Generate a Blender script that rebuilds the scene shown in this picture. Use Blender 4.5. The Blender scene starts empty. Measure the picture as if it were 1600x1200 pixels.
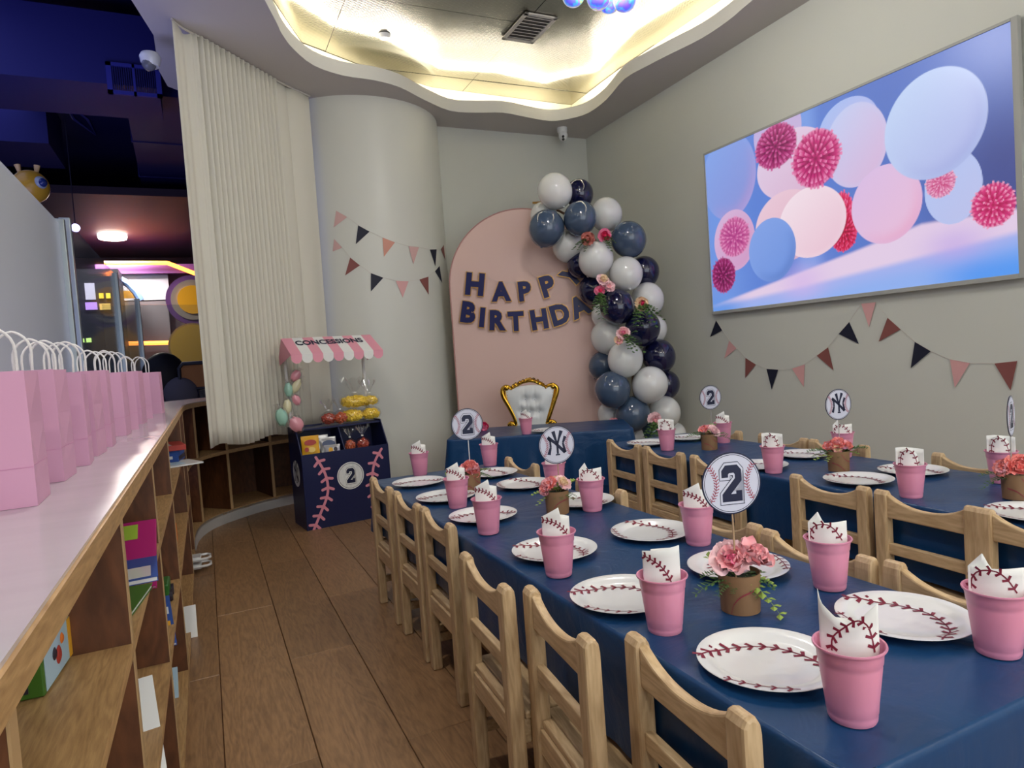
import bpy, bmesh, math, random
import numpy as np
from mathutils import Vector, Matrix

PI = math.pi
SC = bpy.context.scene
COL = SC.collection
R = math.radians

# ------------------------------------------------------------------ camera
F = 1035.4; YAW, PITCH, ROLL, EYE = .43317, .0456, -.06943, 1.06
def _axes():
    cy, sy = math.cos(YAW), math.sin(YAW); cp, sp = math.cos(PITCH), math.sin(PITCH)
    f = Vector((sy*cp, cy*cp, -sp)); r = Vector((cy, -sy, 0)); u = r.cross(f)
    cr, sr = math.cos(ROLL), math.sin(ROLL)
    return cr*r + sr*u, -sr*r + cr*u, f
RR, UU, FF = _axes()
O = Vector((0, 0, EYE))
def ray(x, y): return FF + RR*((x-800)/F) - UU*((y-600)/F)
def on_z(x, y, z): r = ray(x, y); return O + r*((z-EYE)/r.z)      # point of a real plane z
def on_x(x, y, v): r = ray(x, y); return O + r*(v/r.x)
def on_y(x, y, v): r = ray(x, y); return O + r*(v/r.y)
def on_d(x, y, d): return O + ray(x, y)*d
def on_n(x, y, p, n): r = ray(x, y); return O + r*((p-O).dot(n)/r.dot(n))

cam = bpy.data.cameras.new('camera'); camo = bpy.data.objects.new('camera', cam)
COL.objects.link(camo); SC.camera = camo
cam.sensor_width = 36; cam.lens = F/1600*36; cam.clip_start = .02
camo.matrix_world = Matrix(((RR.x, UU.x, -FF.x, 0), (RR.y, UU.y, -FF.y, 0), (RR.z, UU.z, -FF.z, EYE), (0, 0, 0, 1)))

SC.view_settings.view_transform = 'Standard'
SC.view_settings.look = 'None'
SC.view_settings.gamma = 1
SC.view_settings.use_curve_mapping = False
SC.view_settings.exposure = EXPOSURE = 0.16

# ------------------------------------------------------------------ world (fill light through an added window opening)
w = bpy.data.worlds.new('world'); SC.world = w; w.use_nodes = True
w.node_tree.nodes['Background'].inputs[0].default_value = (.86, .93, 1, 1)
w.node_tree.nodes['Background'].inputs[1].default_value = WORLD = 2.2

def area(name, loc, sx, sy, power, col, direction=(0, 0, -1), spread=PI):
    l = bpy.data.lights.new(name, 'AREA'); l.shape = 'RECTANGLE'; l.size = sx; l.size_y = sy
    l.energy = power; l.color = col; l.spread = spread
    o = bpy.data.objects.new(name, l); COL.objects.link(o); o.location = loc
    o.rotation_euler = Vector(direction).to_track_quat('-Z', 'Y').to_euler()
    return o
def point(name, loc, r, power, col):
    l = bpy.data.lights.new(name, 'POINT'); l.shadow_soft_size = r; l.energy = power; l.color = col
    o = bpy.data.objects.new(name, l); COL.objects.link(o); o.location = loc
    return o
WARM = (1, .91, .74)

ZC = 3.123            # soffit height
ZU = 3.41             # ceiling inside the cove
K = 1.1
# edge of the cove opening (plan)
hole_px = [(432,35),(440,52),(458,76),(490,102),(536,118),(583,125),(624,136),(661,155),(703,173),(744,176),(786,176),(823,183),(860,189),(892,185),(920,176),(948,155),(976,123),(1013,102),(1050,83),(1096,60),(1138,32),(1170,5)]
HOLE = [tuple(on_z(x, y, ZC)[:2]) for x, y in hole_px]
HOLE += [(3.18,2.6),(3.05,2.0),(3.1,1.4),(3.12,.7),(2.9,.0),(2.75,-.6),(2.4,-1.05),(1.8,-1.15),(1.2,-1.0),(.65,-1.1),(.2,-.9),(.0,-.3),(.12,.4),(.3,1.1),(.28,1.8),(.15,2.5),(.2,3.2),(.42,3.8)]
def smooth_loop(pts, n=3):
    out = []
    m = len(pts)
    for i in range(m):
        p0, p1, p2, p3 = [Vector(pts[(i+k-1) % m]) for k in range(4)]
        for j in range(n):
            t = j/n
            q = .5*((2*p1)+(p2-p0)*t+(2*p0-5*p1+4*p2-p3)*t*t+(3*p1-p0-3*p2+p3)*t**3)
            out.append((q.x, q.y))
    return out
HOLE = smooth_loop(HOLE, 3)
def offset_loop(pts, d):
    m = len(pts); out = []
    a = sum(pts[i][0]*pts[(i+1) % m][1]-pts[(i+1) % m][0]*pts[i][1] for i in range(m))
    s = 1 if a > 0 else -1
    for i in range(m):
        p0, p1, p2 = Vector(pts[i-1]), Vector(pts[i]), Vector(pts[(i+1) % m])
        t = (p2-p0).normalized()
        out.append((p1.x+s*d*t.y, p1.y-s*d*t.x))
    return out
# lamps: LED strip lying in the cove, facing the cove ceiling
led = offset_loop(HOLE, .10)
STEP = 6
LED_POWER = 7.0
for i in range(0, len(led), STEP):
    a, b = Vector(led[i]), Vector(led[(i+STEP) % len(led)])
    L = (b-a).length
    if L < .02: continue
    o = area('cove_led', ((a.x+b.x)/2, (a.y+b.y)/2, ZC+.115), L, .03, LED_POWER*L, WARM, (0, 0, 1))
    ang = math.atan2(b.y-a.y, b.x-a.x)
    o.rotation_euler = (PI, 0, ang)

# recessed downlights of the soffit (their housings are built with the room)
DOWN = [(3.2, -1.7), (2.4, -1.75), (1.5, -1.75), (.6, -1.75), (-.35, -1.5), (-.15, 1.7)]
DOWN_POWER = 17
for x, y in DOWN:
    o = area('downlight', (x, y, ZC-.012), .11, .11, DOWN_POWER, (1, .93, .84)); o.data.shape = 'DISK'
point('chandelier_light', (1.95, 2.75, 3.0), .12, 42, (1, .95, .88))
# ------------------------------------------------------------------ materials
def lin(c):
    if isinstance(c, str):
        c = [int(c[i:i+2], 16)/255 for i in (1, 3, 5)]
        c = [(x/12.92 if x <= .04045 else ((x+.055)/1.055)**2.4) for x in c]
    return (*c[:3], 1)
MATS = {}
def mat(name, col, rough=.5, metal=0, bump=0, bscale=60, var=0, vscale=8, coat=0, trans=0, alpha=1, emit=None, estr=0, stretch=None, spec=.5, sheen=0, objrand=0, ior=1.45, sub=0, bdet=3, bdist=0):
    if name in MATS: return MATS[name]
    m = bpy.data.materials.new(name); m.use_nodes = True; MATS[name] = m
    nt = m.node_tree; b = nt.nodes['Principled BSDF']; N = nt.nodes.new; L = nt.links.new
    c = lin(col)
    b.inputs['Base Color'].default_value = c
    b.inputs['Roughness'].default_value = rough; b.inputs['Metallic'].default_value = metal
    b.inputs['Coat Weight'].default_value = coat; b.inputs['Coat Roughness'].default_value = .08
    b.inputs['Transmission Weight'].default_value = trans; b.inputs['Alpha'].default_value = alpha
    b.inputs['Specular IOR Level'].default_value = spec; b.inputs['Sheen Weight'].default_value = sheen
    b.inputs['IOR'].default_value = ior
    if sub:
        b.inputs['Subsurface Weight'].default_value = sub; b.inputs['Subsurface Radius'].default_value = (.02, .012, .01)
    if emit: b.inputs['Emission Color'].default_value = lin(emit); b.inputs['Emission Strength'].default_value = estr
    tc = N('ShaderNodeTexCoord'); mp = N('ShaderNodeMapping'); L(tc.outputs['Object'], mp.inputs['Vector'])
    if stretch: mp.inputs['Scale'].default_value = stretch
    if var or objrand:
        nz = N('ShaderNodeTexNoise'); nz.inputs['Scale'].default_value = vscale; nz.inputs['Detail'].default_value = 5
        L(mp.outputs[0], nz.inputs['Vector'])
        mr = N('ShaderNodeMapRange'); L(nz.outputs[0], mr.inputs[0])
        mr.inputs[1].default_value = .25; mr.inputs[2].default_value = .75
        mr.inputs[3].default_value = 1-var; mr.inputs[4].default_value = 1+var
        last = mr.outputs[0]
        if objrand:
            oi = N('ShaderNodeObjectInfo'); m2 = N('ShaderNodeMapRange'); L(oi.outputs['Random'], m2.inputs[0])
            m2.inputs[3].default_value = 1-objrand; m2.inputs[4].default_value = 1+objrand
            mm = N('ShaderNodeMath'); mm.operation = 'MULTIPLY'; L(last, mm.inputs[0]); L(m2.outputs[0], mm.inputs[1]); last = mm.outputs[0]
        vm = N('ShaderNodeVectorMath'); vm.operation = 'SCALE'; vm.inputs[0].default_value = c[:3]; L(last, vm.inputs['Scale'])
        L(vm.outputs[0], b.inputs['Base Color'])
    if bump:
        n2 = N('ShaderNodeTexNoise'); n2.inputs['Scale'].default_value = bscale; n2.inputs['Detail'].default_value = bdet; n2.inputs['Distortion'].default_value = bdist
        L(mp.outputs[0], n2.inputs['Vector'])
        bp = N('ShaderNodeBump'); bp.inputs['Strength'].default_value = bump; bp.inputs['Distance'].default_value = .01
        L(n2.outputs[0], bp.inputs['Height']); L(bp.outputs[0], b.inputs['Normal'])
    return m

def wood(name, dark, light, scale=(1, 1, 1), rough=.45, objrand=.08, ring=3.0):
    if name in MATS: return MATS[name]
    m = bpy.data.materials.new(name); m.use_nodes = True; MATS[name] = m
    nt = m.node_tree; b = nt.nodes['Principled BSDF']; N = nt.nodes.new; L = nt.links.new
    tc = N('ShaderNodeTexCoord'); oi = N('ShaderNodeObjectInfo')
    cb = N('ShaderNodeVectorMath'); cb.operation = 'SCALE'; cb.inputs[0].default_value = (7.3, 3.1, 5.7); L(oi.outputs['Random'], cb.inputs['Scale'])
    ad = N('ShaderNodeVectorMath'); ad.operation = 'ADD'; L(tc.outputs['Object'], ad.inputs[0]); L(cb.outputs[0], ad.inputs[1])
    mp = N('ShaderNodeMapping'); mp.inputs['Scale'].default_value = scale; L(ad.outputs[0], mp.inputs['Vector'])
    n1 = N('ShaderNodeTexNoise'); n1.inputs['Scale'].default_value = ring; n1.inputs['Detail'].default_value = 3; n1.inputs['Distortion'].default_value = .6; L(mp.outputs[0], n1.inputs['Vector'])
    # rings out of the noise contour lines, plus fine fibre
    ml = N('ShaderNodeMath'); ml.operation = 'MULTIPLY'; ml.inputs[1].default_value = 9; L(n1.outputs[0], ml.inputs[0])
    fr = N('ShaderNodeMath'); fr.operation = 'PINGPONG'; fr.inputs[1].default_value = .5; L(ml.outputs[0], fr.inputs[0])
    n2 = N('ShaderNodeTexNoise'); n2.inputs['Scale'].default_value = ring*9; n2.inputs['Detail'].default_value = 4; L(mp.outputs[0], n2.inputs['Vector'])
    a1 = N('ShaderNodeMath'); a1.operation = 'MULTIPLY_ADD'; a1.inputs[1].default_value = .55; L(fr.outputs[0], a1.inputs[0])
    m3 = N('ShaderNodeMath'); m3.operation = 'MULTIPLY'; m3.inputs[1].default_value = .9; L(n2.outputs[0], m3.inputs[0]); L(m3.outputs[0], a1.inputs[2])
    rp = N('ShaderNodeValToRGB'); L(a1.outputs[0], rp.inputs[0])
    rp.color_ramp.elements[0].position = .25; rp.color_ramp.elements[0].color = lin(dark)
    rp.color_ramp.elements[1].position = .8; rp.color_ramp.elements[1].color = lin(light)
    mr = N('ShaderNodeMapRange'); L(oi.outputs['Random'], mr.inputs[0]); mr.inputs[3].default_value = 1-objrand; mr.inputs[4].default_value = 1+objrand
    vm = N('ShaderNodeVectorMath'); vm.operation = 'SCALE'; L(rp.outputs[0], vm.inputs[0]); L(mr.outputs[0], vm.inputs['Scale'])
    L(vm.outputs[0], b.inputs['Base Color']); b.inputs['Roughness'].default_value = rough
    bp = N('ShaderNodeBump'); bp.inputs['Strength'].default_value = .12; bp.inputs['Distance'].default_value = .004
    L(n2.outputs[0], bp.inputs['Height']); L(bp.outputs[0], b.inputs['Normal'])
    return m

M = dict(
    wall=mat('wall_paint', '#cdd0c8', .55, bump=.05, bscale=180),
    soffit=mat('soffit_paint', '#c4bfbb', .75),
    fascia=mat('fascia_paint', '#d6d6cf', .6),
    curtain=mat('curtain_linen', '#d3d1c4', .95, bump=.1, bscale=900),
    plank=wood('floor_oak', '#70543a', '#957350', (5, .75, 5), .38, .1, 2.6),
    beech_v=wood('beech_upright', '#ab8d66', '#cfb48c', (9, 9, 1.3), .45, .05, 1.6),
    beech_h=wood('beech_rail', '#ab8d66', '#d0b58c', (9, 1.3, 9), .45, .05, 1.6),
    oak_edge=wood('oak_edge', '#9a774c', '#c39e6c', (9, 1.0, 9), .45, .03, 2.5),
    walnut=wood('walnut_panel', '#4a2a16', '#6d4226', (3, 3, 1.0), .5, .05, 2.0),
    cloth=mat('navy_cloth', '#133d68', .33, bump=.55, bscale=5, bdet=4, bdist=1.6, var=.06, vscale=3, spec=.4),
    cup=mat('pink_cup', '#dc8fab', .32, coat=.2, sub=.1),
    white=mat('white_paper', '#e2e5e5', .3, coat=.5),
    napkin=mat('napkin_paper', '#eceeea', .8),
    stitch=mat('stitch_red', '#7a1a34', .5),
    stitch2=mat('stitch_bright', '#9a2c46', .5),
    navy=mat('navy_print', '#10183a', .4),
    disc=mat('disc_paper', '#cfd2e2', .5),
    kraft=mat('kraft_pot', '#8d6c4c', .6, var=.06, vscale=30),
    pink=mat('pink_paper', '#cb98b4', .7),
    leaf=mat('leaf_green', '#4e7038', .55),
    leaf2=mat('leaf_light', '#8fa84c', .55),
    stickm=mat('stick_wood', '#b79a78', .6),
    gold=mat('gold_trim', '#d6a63a', .22, metal=1),
    tape=mat('string', '#cfc8c0', .8),
)

# ------------------------------------------------------------------ mesh helpers
class MB:
    def __init__(s): s.v = []; s.f = []; s.m = []; s.cur = 0
    def add(s, vs, fs):
        o = len(s.v); s.v += [tuple(v) for v in vs]
        for f in fs: s.f.append([i+o for i in f]); s.m.append(s.cur)
        return s
    def box(s, c, d, rot=0, mx=None):
        x, y, z = d[0]/2, d[1]/2, d[2]/2
        vs = [Vector(p) for p in ((-x,-y,-z),(x,-y,-z),(x,y,-z),(-x,y,-z),(-x,-y,z),(x,-y,z),(x,y,z),(-x,y,z))]
        m = mx if mx else Matrix.Rotation(rot, 3, 'Z')
        vs = [m @ v + Vector(c) for v in vs]
        return s.add(vs, [(3,2,1,0),(4,5,6,7),(0,1,5,4),(1,2,6,5),(2,3,7,6),(3,0,4,7)])
    def span(s, a, b): return s.box([(a[i]+b[i])/2 for i in range(3)], [abs(b[i]-a[i]) for i in range(3)])
    def prism(s, poly, fa, fb):
        n = len(poly)
        vs = [fa(*p) for p in poly]+[fb(*p) for p in poly]
        return s.add(vs, [list(range(n))[::-1], list(range(n, 2*n))]+[(i, (i+1) % n, n+(i+1) % n, n+i) for i in range(n)])
    def flat(s, poly, fm): return s.add([fm(*p) for p in poly], [list(range(len(poly)))])
    def lathe(s, prof, n=24, c=(0, 0, 0), cap0=False, cap1=False, mx=None):
        vs = []
        for r, z in prof:
            for i in range(n):
                a = 2*PI*i/n; v = Vector((r*math.cos(a), r*math.sin(a), z))
                if mx: v = mx @ v
                vs.append(v+Vector(c))
        fs = []
        for k in range(len(prof)-1):
            for i in range(n): fs.append((k*n+i, k*n+(i+1) % n, (k+1)*n+(i+1) % n, (k+1)*n+i))
        if cap0: fs.append(list(range(n))[::-1])
        if cap1: fs.append([(len(prof)-1)*n+i for i in range(n)])
        return s.add(vs, fs)
    def sphere(s, c, r, n=16, m=10, sc=(1, 1, 1), mx=None):
        pr = [(max(1e-4, math.sin(PI*k/m))*r, -math.cos(PI*k/m)*r) for k in range(m+1)]
        S = Matrix.Diagonal(sc)
        if mx: S = mx @ S
        return s.lathe(pr, n, c, mx=S)
    def tube(s, pts, r, n=6, closed=False, caps=True):
        pts = [Vector(p) for p in pts]; m = len(pts); rs = r if isinstance(r, (list, tuple)) else [r]*m
        vs = []; up = Vector((0, 0, 1)); prev = None
        for i, p in enumerate(pts):
            a = pts[i-1] if (i or closed) else p
            b = pts[(i+1) % m] if (i < m-1 or closed) else p
            t = (b-a).normalized() if (b-a).length > 1e-9 else Vector((0, 0, 1))
            if prev is None: prev = t.orthogonal().normalized()
            u = (prev-t*prev.dot(t))
            u = u.normalized() if u.length > 1e-6 else t.orthogonal().normalized()
            prev = u; w_ = t.cross(u)
            for k in range(n):
                q = 2*PI*k/n; vs.append(p+(u*math.cos(q)+w_*math.sin(q))*rs[i])
        fs = []
        for i in range(m if closed else m-1):
            j = (i+1) % m
            for k in range(n): fs.append((i*n+k, i*n+(k+1) % n, j*n+(k+1) % n, j*n+k))
        if caps and not closed: fs.append(list(range(n))[::-1]); fs.append([(m-1)*n+k for k in range(n)])
        return s.add(vs, fs)
    def grid(s, fn, nu, nv, two=False):
        vs = [fn(i/nu, j/nv) for j in range(nv+1) for i in range(nu+1)]
        fs = [(j*(nu+1)+i, j*(nu+1)+i+1, (j+1)*(nu+1)+i+1, (j+1)*(nu+1)+i) for j in range(nv) for i in range(nu)]
        return s.add(vs, fs)
    def mesh(s, name, m, smooth=False, ang=40):
        me = bpy.data.meshes.new(name); me.from_pydata(s.v, [], s.f)
        ms = m if isinstance(m, (list, tuple)) else [m]
        for q in ms: me.materials.append(q)
        if len(ms) > 1: me.polygons.foreach_set('material_index', s.m)
        if smooth:
            me.shade_smooth(); me.set_sharp_from_angle(angle=R(ang))
        me.update(); return me
    def build(s, name, m, parent=None, smooth=False, bevel=0, ang=40, solid=0, loc=None):
        o = bpy.data.objects.new(name, s.mesh(name, m, smooth, ang)); COL.objects.link(o)
        if parent: o.parent = parent
        if loc: o.location = loc
        if solid:
            q = o.modifiers.new('solid', 'SOLIDIFY'); q.thickness = solid; q.offset = 0
        if bevel:
            q = o.modifiers.new('bevel', 'BEVEL'); q.width = bevel; q.segments = 2; q.limit_method = 'ANGLE'; q.angle_limit = R(40)
        return o
def bxm(*spans):
    b = MB()
    for a, c in spans: b.span(a, c)
    return b
def tag(o, label=None, cat=None, group=None, kind=None):
    if label: o['label'] = label
    if cat: o['category'] = cat
    if group: o['group'] = group
    if kind: o['kind'] = kind
    return o
def thing(name, label, cat, loc=(0, 0, 0), rot=0, group=None):
    o = bpy.data.objects.new(name, None); COL.objects.link(o); o.empty_display_size = .05
    o.location = loc; o.rotation_euler = (0, 0, rot)
    return tag(o, label, cat, group)
def struct(o): o['kind'] = 'structure'; return o
KIDS = {}
def kids(o): return [c for c in bpy.data.objects if c.parent == o]
def dup(root, loc, rot, label, group=None):
    def cp(o, par, kd):
        c = o.copy(); COL.objects.link(c)
        if par: c.parent = par
        for q in kd.get(o.name, []): cp(q, c, kd)
        return c
    kd = KIDS.get(root.name)
    if kd is None:
        kd = {}
        for c in bpy.data.objects:
            if c.parent: kd.setdefault(c.parent.name, []).append(c)
        KIDS[root.name] = kd
    r = cp(root, None, kd); r.location = loc; r.rotation_euler = (0, 0, rot); r['label'] = label
    if group: r['group'] = group
    return r
def poly_offset(p, d):
    n = len(p); out = []
    a = sum(p[i][0]*p[(i+1) % n][1]-p[(i+1) % n][0]*p[i][1] for i in range(n)); s = 1 if a > 0 else -1
    for i in range(n):
        p0, p1, p2 = Vector(p[i-1]), Vector(p[i]), Vector(p[(i+1) % n])
        e1 = (p1-p0).normalized(); e2 = (p2-p1).normalized()
        n1 = Vector((e1.y, -e1.x))*s; n2 = Vector((e2.y, -e2.x))*s
        b = n1+n2; k = b.dot(n1)
        out.append(tuple(p1+b*(d/k)) if abs(k) > 1e-6 else tuple(p1+n1*d))
    return out
def bar(b, p, q, wd, fm, w2=None):
    p, q = Vector(p), Vector(q); t = (q-p).normalized(); n = Vector((-t.y, t.x)); w2 = wd if w2 is None else w2
    b.flat([tuple(p-n*wd/2), tuple(q-n*w2/2), tuple(q+n*w2/2), tuple(p+n*wd/2)], fm)
def curve_pts(pts, n):
    """resample a smooth open curve through pts at n points"""
    P = [Vector(p) for p in pts]; P = [2*P[0]-P[1]]+P+[2*P[-1]-P[-2]]; o = []
    for i in range(1, len(P)-2):
        p0, p1, p2, p3 = P[i-1:i+3]
        for j in range(12):
            t = j/12; o.append(.5*((2*p1)+(p2-p0)*t+(2*p0-5*p1+4*p2-p3)*t*t+(3*p1-p0-3*p2+p3)*t**3))
    o.append(P[-2]); d = [0]
    for i in range(1, len(o)): d.append(d[-1]+(o[i]-o[i-1]).length)
    r = []; k = 0
    for i in range(n):
        s = d[-1]*i/(n-1)
        while k < len(o)-2 and d[k+1] < s: k += 1
        q = (s-d[k])/max(1e-9, d[k+1]-d[k]); r.append(o[k].lerp(o[k+1], min(1, q)))
    return r
def stitches(b, pts, n, ln, wd, fm, line=None, back=.8):
    """baseball seam: a line with pairs of slanted stitches"""
    c = curve_pts(pts, n*2+1)
    for i in range(len(c)-1): bar(b, c[i], c[i+1], line or wd*.8, fm)
    for i in range(1, len(c)-1, 2):
        t = (c[i+1]-c[i-1]).normalized(); nn = Vector((-t.y, t.x))
        for s in (1, -1): bar(b, c[i], c[i]+(nn*s-t*back)*ln, wd, fm, wd*1.35)
TWO = [(0,9.3),(0,12),(2,14),(8,14),(10,12),(10,7.8),(4.4,2.9),(7,2.9),(7,4.1),(10,4.1),(10,0),(0,0),(0,3),(6.7,8.9),(6.7,10.4),(6.1,11),(3.9,11),(3.3,10.4),(3.3,9.3)]
TWO = [((x-5)/7, (y-7)/7) for x, y in TWO][::-1]
# interlocked monogram: strokes as (x0,y0,w0, x1,y1,w1)
MONO = [(-.60,.52,.20,-.46,.30,.16),(-.46,.34,.13,-.45,-.15,.14),(-.45,-.15,.14,-.60,-.62,.24),
        (-.62,.56,.22,-.1,.12,.18),(-.1,.12,.18,.56,-.56,.22),
        (.62,.52,.22,.43,.1,.13),(.43,.1,.13,.56,-.56,.2),
        (-.22,.92,.26,-.06,.3,.15),(-.06,.3,.15,.04,.0,.15),(.36,.92,.26,.16,.4,.14),(.16,.4,.14,.02,.0,.15),
        (.03,.05,.15,.03,-.6,.15),(-.12,-.66,.1,.18,-.66,.1)]
def text_mesh(body, size, extrude, off=0, align='CENTER'):
    cu = bpy.data.curves.new('txt', 'FONT'); cu.body = body; cu.size = size; cu.extrude = extrude; cu.offset = off
    cu.align_x = align; cu.align_y = 'CENTER'; cu.resolution_u = 3
    o = bpy.data.objects.new('txt', cu); COL.objects.link(o); bpy.context.view_layer.update()
    me = bpy.data.meshes.new_from_object(o.evaluated_get(bpy.context.evaluated_depsgraph_get()))
    bpy.data.objects.remove(o); return me
def mobj(name, me, m, parent, mx=None):
    me.materials.clear(); me.materials.append(m)
    if mx is not None: me.transform(mx)
    o = bpy.data.objects.new(name, me); COL.objects.link(o); o.parent = parent
    return o
# ================================================================== ROOM
XW = 3.60; YB = 5.655; Y0 = -2.3
# floor slab and planks
fl = struct(bxm(((-.9, Y0, -.12), (XW+.1, YB+.1, -.012))).build('floor', M['walnut']))
plank_me = {}
random.seed(5)
PW, PL = .2345, 1.32
starts = {0: 2.55, 1: 1.85, 2: 2.53, 3: 3.12, -1: 1.2}
mb = MB()
def plank_mesh(L):
    k = round(L, 2)
    if k not in plank_me:
        b = MB(); g = .0012; h = .012; c = .0015
        x, y = PW/2-g, L/2-g
        vs = [(-x,-y,-h),(x,-y,-h),(x,y,-h),(-x,y,-h),(-x,-y,-c),(x,-y,-c),(x,y,-c),(-x,y,-c),(-x+c,-y+c,0),(x-c,-y+c,0),(x-c,y-c,0),(-x+c,y-c,0)]
        b.add(vs, [(3,2,1,0)]+[(i, (i+1) % 4, 4+(i+1) % 4, 4+i) for i in range(4)]+[(4+i, 4+(i+1) % 4, 8+(i+1) % 4, 8+i) for i in range(4)]+[(8,9,10,11)])
        plank_me[k] = b.mesh('plank', M['plank'])
    return plank_me[k]
for i in range(-3, 16):
    x = -.035+PW*(i-.5)
    if x > XW: continue
    j0 = starts.get(i, random.uniform(0, PL)); y = j0-math.ceil((j0-Y0)/PL)*PL
    while y < YB:
        a, b_ = max(y, Y0), min(y+PL, YB)
        if b_-a > .05:
            o = bpy.data.objects.new('plank', plank_mesh(b_-a)); COL.objects.link(o); o.parent = fl; o.location = (x, (a+b_)/2, 0)
        y += PL

struct(bxm(((XW, Y0, -.1), (XW+.12, YB+.12, 3.7))).build('wall_right', M['wall']))
struct(bxm(((.95, YB, -.1), (XW, YB+.12, 3.7))).build('wall_back', M['wall']))
# round column in the corner
CX, CY, CR = 1.375, 5.83, .70
b = MB(); b.lathe([(CR, -.01), (CR, 3.3)], 96, (CX, CY, 0))
struct(tag(b.build('column', mat('column_paint', '#d2d4cc', .38), smooth=True)))
# wall behind the viewer, with an added window opening that lets fill light in
struct(bxm(((-3.2, Y0-.12, -.1), (XW+.12, Y0, .35)), ((-3.2, Y0-.12, 2.75), (XW+.12, Y0, 3.7)), ((-3.2, Y0-.12, .35), (-.6, Y0, 2.75)), ((3.3, Y0-.12, .35), (XW+.12, Y0, 2.75))).build('wall_front', M['wall']))
wf = struct(bxm(*[((x, Y0-.08, .35), (x+.05, Y0-.03, 2.75)) for x in (-.6, .35, 1.3, 2.25, 3.25)], ((-.6, Y0-.08, .35), (3.3, Y0-.03, .4)), ((-.6, Y0-.08, 2.7), (3.3, Y0-.03, 2.75))).build('added_window_1', mat('added_window_frame', '#9a9a98', .4)))

# soffit with the wavy opening
SOF = [(-1.0, Y0), (XW, Y0), (XW, YB), (.45, YB), (.25, 5.52), (.02, 5.40), (-.064, 5.328), (-.106, 5.067), (-.106, 4.558), (-.19, 4.171), (-.30, 3.7), (-.44, 3.1), (-.6, 2.2), (-.75, 1.0)]
bm = bmesh.new()
def loop(pts, z):
    vs = [bm.verts.new((x, y, z)) for x, y in pts]
    return [bm.edges.new((vs[i], vs[(i+1) % len(vs)])) for i in range(len(vs))]
es = loop(SOF, ZC)+loop(HOLE, ZC)
bmesh.ops.triangle_fill(bm, use_beauty=True, edges=es)
me = bpy.data.meshes.new('ceiling'); bm.to_mesh(me); bm.free(); me.materials.append(M['soffit'])
cl = struct(bpy.data.objects.new('ceiling', me)); COL.objects.link(cl)
# soffit upper face (ledge of the cove) and its outer upstand towards the play hall
OUT = [(.28,3.5),(.5,4.3),(.84,5.03),(1.32,5.28),(2.0,5.54),(3.42,5.59),(3.41,4.81),(3.44,4.14),(3.5,3.0),(3.5,-1.6),(-.1,-1.6),(-.1,2.6)]
bm = bmesh.new(); es = loop(OUT, ZC+.10)+loop(offset_loop(HOLE, .03), ZC+.10)
bmesh.ops.triangle_fill(bm, use_beauty=True, edges=es)
me = bpy.data.meshes.new('ledge'); bm.to_mesh(me); bm.free(); me.materials.append(M['fascia'])
o = bpy.data.objects.new('cove_ledge', me); COL.objects.link(o); o.parent = cl
b = MB(); H2 = offset_loop(HOLE, .03); n = len(HOLE)
vs = [(x, y, ZC) for x, y in HOLE]+[(x, y, ZC+.10) for x, y in HOLE]+[(x, y, ZC+.10) for x, y in H2]
b.add(vs, [(i, (i+1) % n, n+(i+1) % n, n+i) for i in range(n)]+[(n+i, n+(i+1) % n, 2*n+(i+1) % n, 2*n+i) for i in range(n)])
b.build('cove_fascia', M['fascia'], cl, smooth=True)
b = MB(); n = len(OUT)
vs = [(x, y, ZC+.10) for x, y in OUT]+[(x, y, ZU) for x, y in OUT]
b.add(vs, [(i, (i+1) % n, n+(i+1) % n, n+i) for i in range(n)])
b.build('cove_wall', mat('cove_cream', '#e9e2c4', .6), cl)
# outer upstand of soffit edge
b = MB()
edge = SOF[3:]+[SOF[0]]
for i in range(len(edge)-1):
    (x0, y0), (x1, y1) = edge[i], edge[i+1]
    b.add([(x0, y0, ZC), (x1, y1, ZC), (x1, y1, ZC+.9), (x0, y0, ZC+.9)], [(0, 1, 2, 3)])
b.build('soffit_edge', mat('soffit_edge', '#8f8d9c', .7), cl, smooth=True)
# metallic film ceiling in the cove: separate sheets
film = bpy.data.materials.new('silver_film'); film.use_nodes = True
nt = film.node_tree; pb = nt.nodes['Principled BSDF']
pb.inputs['Base Color'].default_value = (.36, .35, .32, 1); pb.inputs['Metallic'].default_value = 1; pb.inputs['Roughness'].default_value = .17
tc = nt.nodes.new('ShaderNodeTexCoord')
wv = nt.nodes.new('ShaderNodeTexWave'); wv.inputs['Scale'].default_value = 26; wv.bands_direction = 'DIAGONAL'; nt.links.new(tc.outputs['Object'], wv.inputs[0])
nz = nt.nodes.new('ShaderNodeTexNoise'); nz.inputs['Scale'].default_value = 3.5; nz.inputs['Detail'].default_value = 3; nt.links.new(tc.outputs['Object'], nz.inputs[0])
ad = nt.nodes.new('ShaderNodeMath'); ad.operation = 'MULTIPLY_ADD'; ad.inputs[1].default_value = 5; nt.links.new(nz.outputs[0], ad.inputs[0]); nt.links.new(wv.outputs[0], ad.inputs[2])
bp = nt.nodes.new('ShaderNodeBump'); bp.inputs['Strength'].default_value = .16; bp.inputs['Distance'].default_value = .006
nt.links.new(ad.outputs[0], bp.inputs['Height']); nt.links.new(bp.outputs[0], pb.inputs['Normal'])
fb = struct(MB().span((-.09, -1.7, ZU+.02), (XW, YB, ZU+.04)).build('ceiling', M['soffit']))
yy = -1.7; k = 0
while yy < YB:
    y2 = min(YB, yy+1.0)
    for x0, x1 in ((-.09, 1.02), (1.024, 2.28), (2.284, 3.56)):
        k += 1
        MB().span((x0, yy+.002, ZU+random.uniform(0, .004)), (x1, y2-.002, ZU+.02)).build('film_panel', film, fb)
    yy += 1.0
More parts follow.
